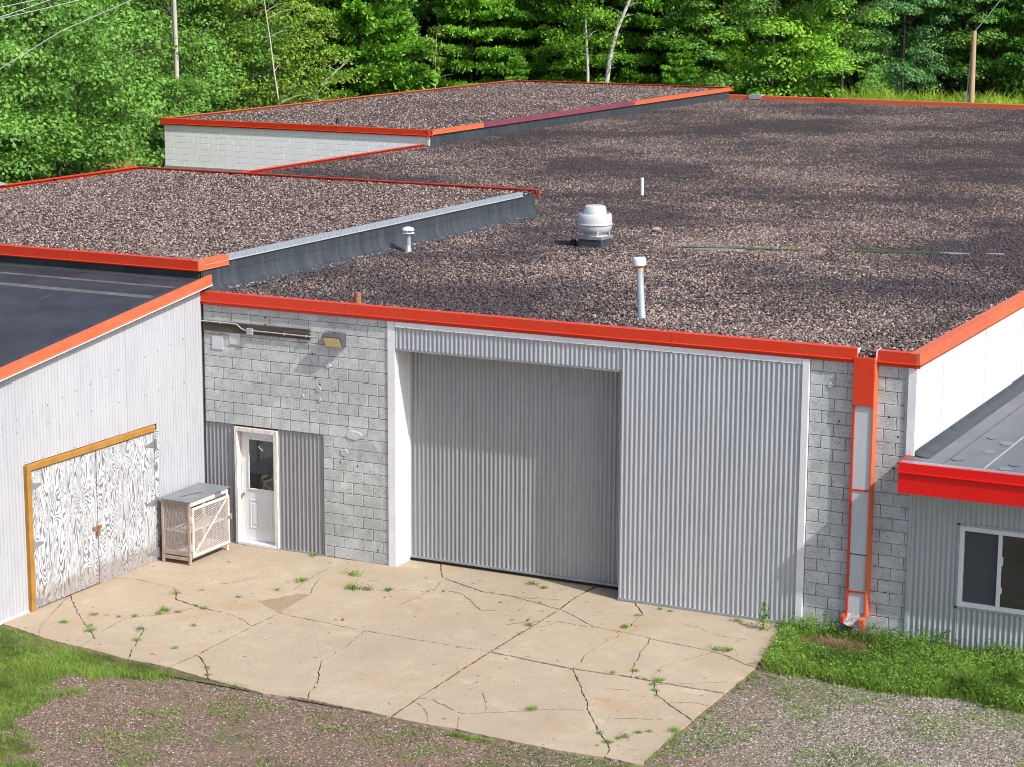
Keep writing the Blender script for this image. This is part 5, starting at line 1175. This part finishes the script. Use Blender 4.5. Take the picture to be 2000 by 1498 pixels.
TREES = [
('mid0', -18.79, 14.37, 1.03, None),
('mid1', -19.27, 19.17, 1.0, None),
('mid1', -27.22, 37.56, 0.95, None),
('yel0', -27.07, 42.94, 1.03, None),
('yel0', -26.38, 45.84, 0.88, None),
('pine1', -25.82, 49.32, 1.05, None),
('pine0', -25.81, 59.53, 0.9, None),
('pine1', -23.2, 62.03, 0.86, None),
('bright0', -20.17, 61.46, 0.93, None),
('pine1', -17.36, 62.44, 0.92, None),
('mid1', -14.28, 62.32, 0.96, None),
('bright1', -12.26, 63.49, 1.07, None),
('mid0', -9.75, 66.02, 0.94, None),
('blue0', -7.65, 68.64, 0.88, None),
('mid2', -4.84, 70.97, 0.97, None),
('pinedk0', -1.83, 71.92, 1.03, None),
('mid2', -20.21, 16.77, 1.06, None),
('mid2', -21.18, 22.77, 1.09, None),
('mid2', -30.44, 39.48, 1.2, None),
('mid3', -28.98, 43.5, 1.03, None),
('mid3', -29.16, 47.71, 1.23, None),
('pine1', -27.6, 50.75, 1.22, None),
('pine1', -27.74, 62.98, 1.17, None),
('pine1', -25.76, 64.93, 1.02, None),
('mid3', -22.75, 65.31, 1.23, None),
('pine1', -19.16, 66.29, 1.13, None),
('pine0', -16.22, 67.15, 1.11, None),
('bright1', -12.94, 67.52, 1.05, None),
('blue1', -11.24, 71.17, 1.02, None),
('blue2', -8.32, 72.98, 1.1, None),
('mid2', -5.56, 75.35, 1.21, None),
('blue0', -2.07, 76.37, 1.16, None),
('mid3', -24.56, 22.64, 1.25, None),
('mid1', -33.08, 44.25, 1.32, None),
('mid1', -32.02, 49.24, 1.33, None),
('mid3', -30.39, 52.22, 1.33, None),
('pinedk0', -29.79, 56.58, 1.11, None),
('pinedk0', -30.02, 62.92, 1.27, None),
('pine0', -29.48, 68.16, 1.13, None),
('mid1', -25.58, 68.34, 1.34, None),
('mid3', -22.78, 68.85, 1.34, None),
('pine0', -19.71, 69.08, 1.16, None),
('bright1', -16.39, 69.95, 1.06, None),
('bright1', -13.74, 74.1, 1.26, None),
('blue2', -10.34, 76.45, 1.09, None),
('mid1', -7.68, 79.37, 1.33, None),
('pinedk0', -4.73, 80.9, 1.21, None),
('pinedk0', -2.05, 81.93, 1.2, None),
('mid3', -28.44, 28.15, 1.32, None),
('mid3', -27.91, 31.96, 1.38, None),
('blue1', -36.77, 49.79, 1.41, None),
('mid2', -35.67, 54.18, 1.2, None),
('mid2', -33.97, 57.54, 1.21, None),
('pinedk0', -32.79, 61.11, 1.13, None),
('pinedk0', -32.18, 68.01, 1.26, None),
('pine1', -31.5, 73.78, 1.21, None),
('mid0', -27.69, 74.82, 1.38, None),
('pine1', -24.27, 74.47, 1.22, None),
('pine0', -20.15, 74.86, 1.34, None),
('mid1', -17.36, 75.72, 1.15, None),
('mid3', -15.64, 79.56, 1.32, None),
('mid1', -12.3, 82.84, 1.37, None),
('blue1', -8.35, 84.41, 1.12, None),
('mid3', -5.12, 86.95, 1.16, None),
('mid0', -34.12, 36.0, 1.31, None),
('mid0', -40.94, 50.43, 1.38, None),
('mid0', -40.47, 56.39, 1.4, None),
('yel1', -38.85, 60.41, 1.22, None),
('yel0', -37.59, 66.32, 1.31, None),
('pine1', -36.76, 71.55, 1.41, None),
('pinedk0', -36.34, 78.06, 1.22, None),
('pinedk0', -34.25, 82.05, 1.47, None),
('mid2', -28.4, 81.66, 1.37, None),
('pinedk0', -23.69, 83.46, 1.2, None),
('bright1', -19.97, 84.59, 1.45, None),
('blue2', -16.07, 87.69, 1.2, None),
('mid3', -13.49, 91.28, 1.45, None),
('pinedk0', -8.49, 92.32, 1.4, None),
('mid0', -4.46, 96.58, 1.25, None),
('shrub1', -17.15, 14.53, 1.17, None),
('shrub1', -16.86, 15.77, 0.96, None),
('shrub1', -16.8, 17.35, 1.22, None),
('shrub1', -25.91, 31.0, 0.97, None),
('shrub1', -25.94, 36.17, 1.23, None),
('shrub0', -25.35, 38.19, 1.07, None),
('shrub0', -25.13, 40.88, 0.98, None),
('shrub0', -24.37, 42.88, 0.88, None),
('pine1', -24.42, 49.99, 0.3, None),
('pine1', -24.3, 53.69, 0.36, None),
('pine0', -24.06, 57.41, 0.33, None),
('pine1', -22.8, 58.31, 0.47, None),
('shrub1', -21.17, 59.27, 0.87, None),
('shrub1', -18.87, 58.76, 1.17, None),
('pine0', -17.18, 59.51, 0.31, None),
('pine1', -15.34, 59.89, 0.48, None),
('shrub0', -13.21, 59.48, 1.11, None),
('shrub1', -11.46, 59.96, 1.18, None),
('shrub1', -10.0, 61.24, 0.93, None),
('mid1', -25.96, 35.29, 0.55, None),
('mid2', -25.63, 36.13, 0.56, None),
('mid3', -20.86, 23.5, 0.85, None),
('mid2', -29.68, 36.89, 0.9, None),
('mid1', -29.15, 37.91, 0.95, None)]
tr = random.Random(77)
_zones = [(-90, 'at the far left of the wood'), (330, 'left of the white building'), (460, 'beside the pale grey pole'), (650, 'around the thin dead stem'), (830, 'left of the dark gap in the pines'), (1080, 'behind the middle of the white building roof'),
          (1260, 'around the leaning birch'), (1450, 'behind the right end of the white building roof'), (1640, 'behind the far roof left of the grassy bank'), (1860, 'above the grassy bank'), (9999, 'around the brown pole')]
def tree_label(key, x, y):
    d = Vector((x-CAMPOS[0], y-CAMPOS[1])); d0 = math.atan2(-d.x, d.y)-YAW; u = 1000-4233*math.tan(d0)*1.02
    kd = {'mid': 'mid green broadleaf tree', 'bright': 'bright yellow-green broadleaf tree', 'blue': 'blue-green broadleaf tree', 'yel': 'thin yellowish birch', 'pine': 'soft bright green pine', 'pinedk': 'dark green pine', 'shrub': 'low green shrub'}[key.rstrip('0123456789')]
    if u < 130: z = 'at the far left edge of the wood'
    else: z = next(t for lim, t in _zones[1:] if u < lim)
    fr = float(np.interp(u, [-100, 0, 140, 170, 330, 650, 970, 2000], [60, 63, 65, 79, 84, 92, 103, 105])); e = d.length-fr
    return ('foremost ' if e < 3.4 else 'second-row ' if e < 8 else 'third-row ' if e < 13.3 else 'rearmost ')+kd+' '+z
for key, x, y, s, special in TREES:
    special = tree_label(key, x, y)
    if key.startswith('pine') and s < .6: special = special.replace('foremost soft bright green pine', 'low young pine')
    me, tm = PROTO[key]; z = zt(x, y)
    kind = key.rstrip('0123456789')
    nm = {'pine': 'pine_tree', 'pinedk': 'pine_tree', 'yel': 'birch_tree', 'shrub': 'shrub'}.get(kind, 'broadleaf_tree')
    o = thing(nm, special or LAB[kind], 'shrub' if kind == 'shrub' else 'tree', (x, y, z-.05), 'shrubs along the wood edge' if kind == 'shrub' else 'trees of the wood')
    o.rotation_euler[2] = tr.uniform(0, 6.28); o.scale = (s*tr.uniform(.92, 1.1), s*tr.uniform(.92, 1.1), s)
    for nme, d in (('trunk', tm), ('crown', me)):
        c = bpy.data.objects.new(nme, d); COL.objects.link(c); c.parent = o
# birches and bare stems at the wood edge
def stem_tree(name, label, cat, P, R0, mt, crown=None, twigs=0, seed=1):
    b = P[0]; t = thing(name, label, cat, (b[0], b[1], zt(b[0], b[1])))
    m = MB().tube([(b[0], b[1], zt(b[0], b[1])-.2)]+P[1:] if P[0][2] is None else P, [R0*(1-.6*i/(len(P)-1)) for i in range(len(P))], 9)
    g = random.Random(seed)
    for _ in range(twigs):
        k = g.randrange(1, len(P)); p = Vector(P[k]).lerp(Vector(P[k-1]), g.random()) if P[k-1][2] is not None else Vector(P[k]); L = g.uniform(.5, 1.3); a = g.uniform(0, 6.28)
        m.tube([p, p+Vector((math.cos(a)*L*.5, math.sin(a)*L*.5, L*.25)), p+Vector((math.cos(a)*L, math.sin(a)*L, L*.35))], [R0*.3, R0*.22, R0*.08], 5)
    part('trunk', m, mt, t, smooth=60)
    if crown is not None:
        q, lm = crown; me = quads_mesh('crown', q-np.array(t.location), lm); o = bpy.data.objects.new('crown', me); COL.objects.link(o); o.parent = t
    return t
gB = np.random.default_rng(9)
def puff(cs, n, r, size):
    P_ = []
    for c in cs:
        d = gB.normal(0, 1, (n, 3)); d /= np.linalg.norm(d, axis=1)[:, None]; P_.append(np.array(c)+d*r*gB.uniform(.4, 1.05, n)[:, None]*np.array([1.2, 1.2, .6]))
    return leaves(np.concatenate(P_), size, gB, .4, .6)
yb = 58.9
stem_tree('birch_tree', 'white birch trunk leaning right, its crown above the picture', 'tree', [(-19.1, 58.8, None), (-18.52, 58.88, 4.85), (-18.39, 58.94, 6.0), (-18.13, 59.05, 7.15), (-17.62, 59.28, 8.52), (-17.22, 59.45, 9.88), (-16.5, 59.7, 11.8)], .125, BIRCH, (puff([(-16.9+gB.normal(0, 1.2), 59.5+gB.normal(0, .8), gB.uniform(9.9, 12.5)) for _ in range(16)], 130, .7, .17), LEAF_MID), 5, 3)
stem_tree('birch_tree', 'upright greyish birch trunk just left of the leaning white one', 'tree', [(-19.35, 58.7, None), (-19.40, 58.72, 5.18), (-19.47, 58.69, 6.6), (-19.52, 58.68, 7.4), (-19.6, 58.8, 8.5)], .085, POLE_GREY, (puff([(-19.5+gB.normal(0, .8), 58.9+gB.normal(0, .6), gB.uniform(5.6, 10.0)) for _ in range(26)], 120, .6, .16), LEAF_BRIGHT), 3, 4)
stem_tree('dead_tree', 'thin bare white dead stem with broken twigs among the yellowish birches', 'tree', [(-24.8, 41.35, None), (-24.87, 41.35, 4.61), (-25.02, 41.25, 5.92), (-25.13, 41.18, 7.12), (-25.25, 41.11, 8.11), (-25.36, 41.03, 9.2)], .042, DEADWOOD, None, 10, 5)
stem_tree('dead_tree', 'bare grey stem leaning right just above the white roof edge', 'tree', [(-25.1, 43.2, None), (-24.6, 43.49, 4.7), (-24.1, 43.79, 5.52), (-23.39, 44.23, 6.24)], .036, DEADWOOD, None, 6, 6)
stem_tree('sapling', 'slender pale-leaved sapling before the dark gap in the pines', 'tree', [(-23.92, 52.49, None), (-23.91, 52.49, 5.0), (-23.89, 52.5, 6.11), (-23.85, 52.52, 7.22)], .035, DEADWOOD, (puff([(-23.88+gB.normal(0, .18), 52.5+gB.normal(0, .18), z_) for z_ in np.linspace(5.5, 7.3, 9)], 34, .25, .15), LEAF_YEL), 3, 7)
stem_tree('fallen_branch', 'tangle of bare brown branches lodged among the leaves left of the grey pole', 'branch', [(-25.9, 31.9, None), (-25.56, 32.17, 6.85), (-25.05, 32.55, 7.03), (-24.68, 32.82, 7.12)], .05, BARK, None, 12, 8)

# bare soil bank, undergrowth and bank grass
m = MB(); g = random.Random(8)
nx_, nz_ = 16, 14
for j in range(nz_):
    for i in range(nx_):
        u = i/(nx_-1)-.5; v = j/(nz_-1); k_ = 2.6*u*(1.15-.75*v); m.v.append((-24.15+k_*.82+g.uniform(-.1, .1)-.5*v, 29.2+k_*.57+1.2*v+g.uniform(-.14, .14), -.1+4.5*v+g.uniform(-.14, .14)))
m.f = [(j*nx_+i, j*nx_+i+1, (j+1)*nx_+i+1, (j+1)*nx_+i) for j in range(nz_-1) for i in range(nx_-1)]
tag(part('bare_soil_bank', m, SOIL, smooth=40), kind='structure')
U = np.random.default_rng(31)
def under(n, x0, x1, y0, y1, h, size, mt, name='undergrowth'):
    x = U.uniform(x0, x1, n); y = U.uniform(y0, y1, n); f = fbm(x, y, .5, 71); k = f > .36; x, y, f = x[k], y[k], f[k]
    z = terrain(x, y)+U.uniform(0, 1, len(x))**.7*h*(f*1.6)
    return stuff(name, leaves(np.column_stack([x, y, z]), size, U, .7, .6), mt)
under(15000, -46, -8, 57.5, 63.5, 1.5, .2, LEAF_MID)
under(6000, -34, -15, 14, 30, 1.6, .19, LEAF_MID)
under(9000, -46, -24, 26, 58, 1.8, .2, LEAF_BLUE)
under(5000, -23, -14, 3, 14, 1.6, .18, LEAF_MID)
x = U.uniform(-13, 6, 34000); y = U.uniform(58.0, 65, 34000); k = fbm(x, y, .35, 81)+np.clip((x+9)/8, -.6, .45) > .50; x, y = x[k], y[k]
stuff('bank_grass', blades(np.column_stack([x, y, terrain(x, y)]), .55, 1.2, .05, .8, U), BANKGRASS)
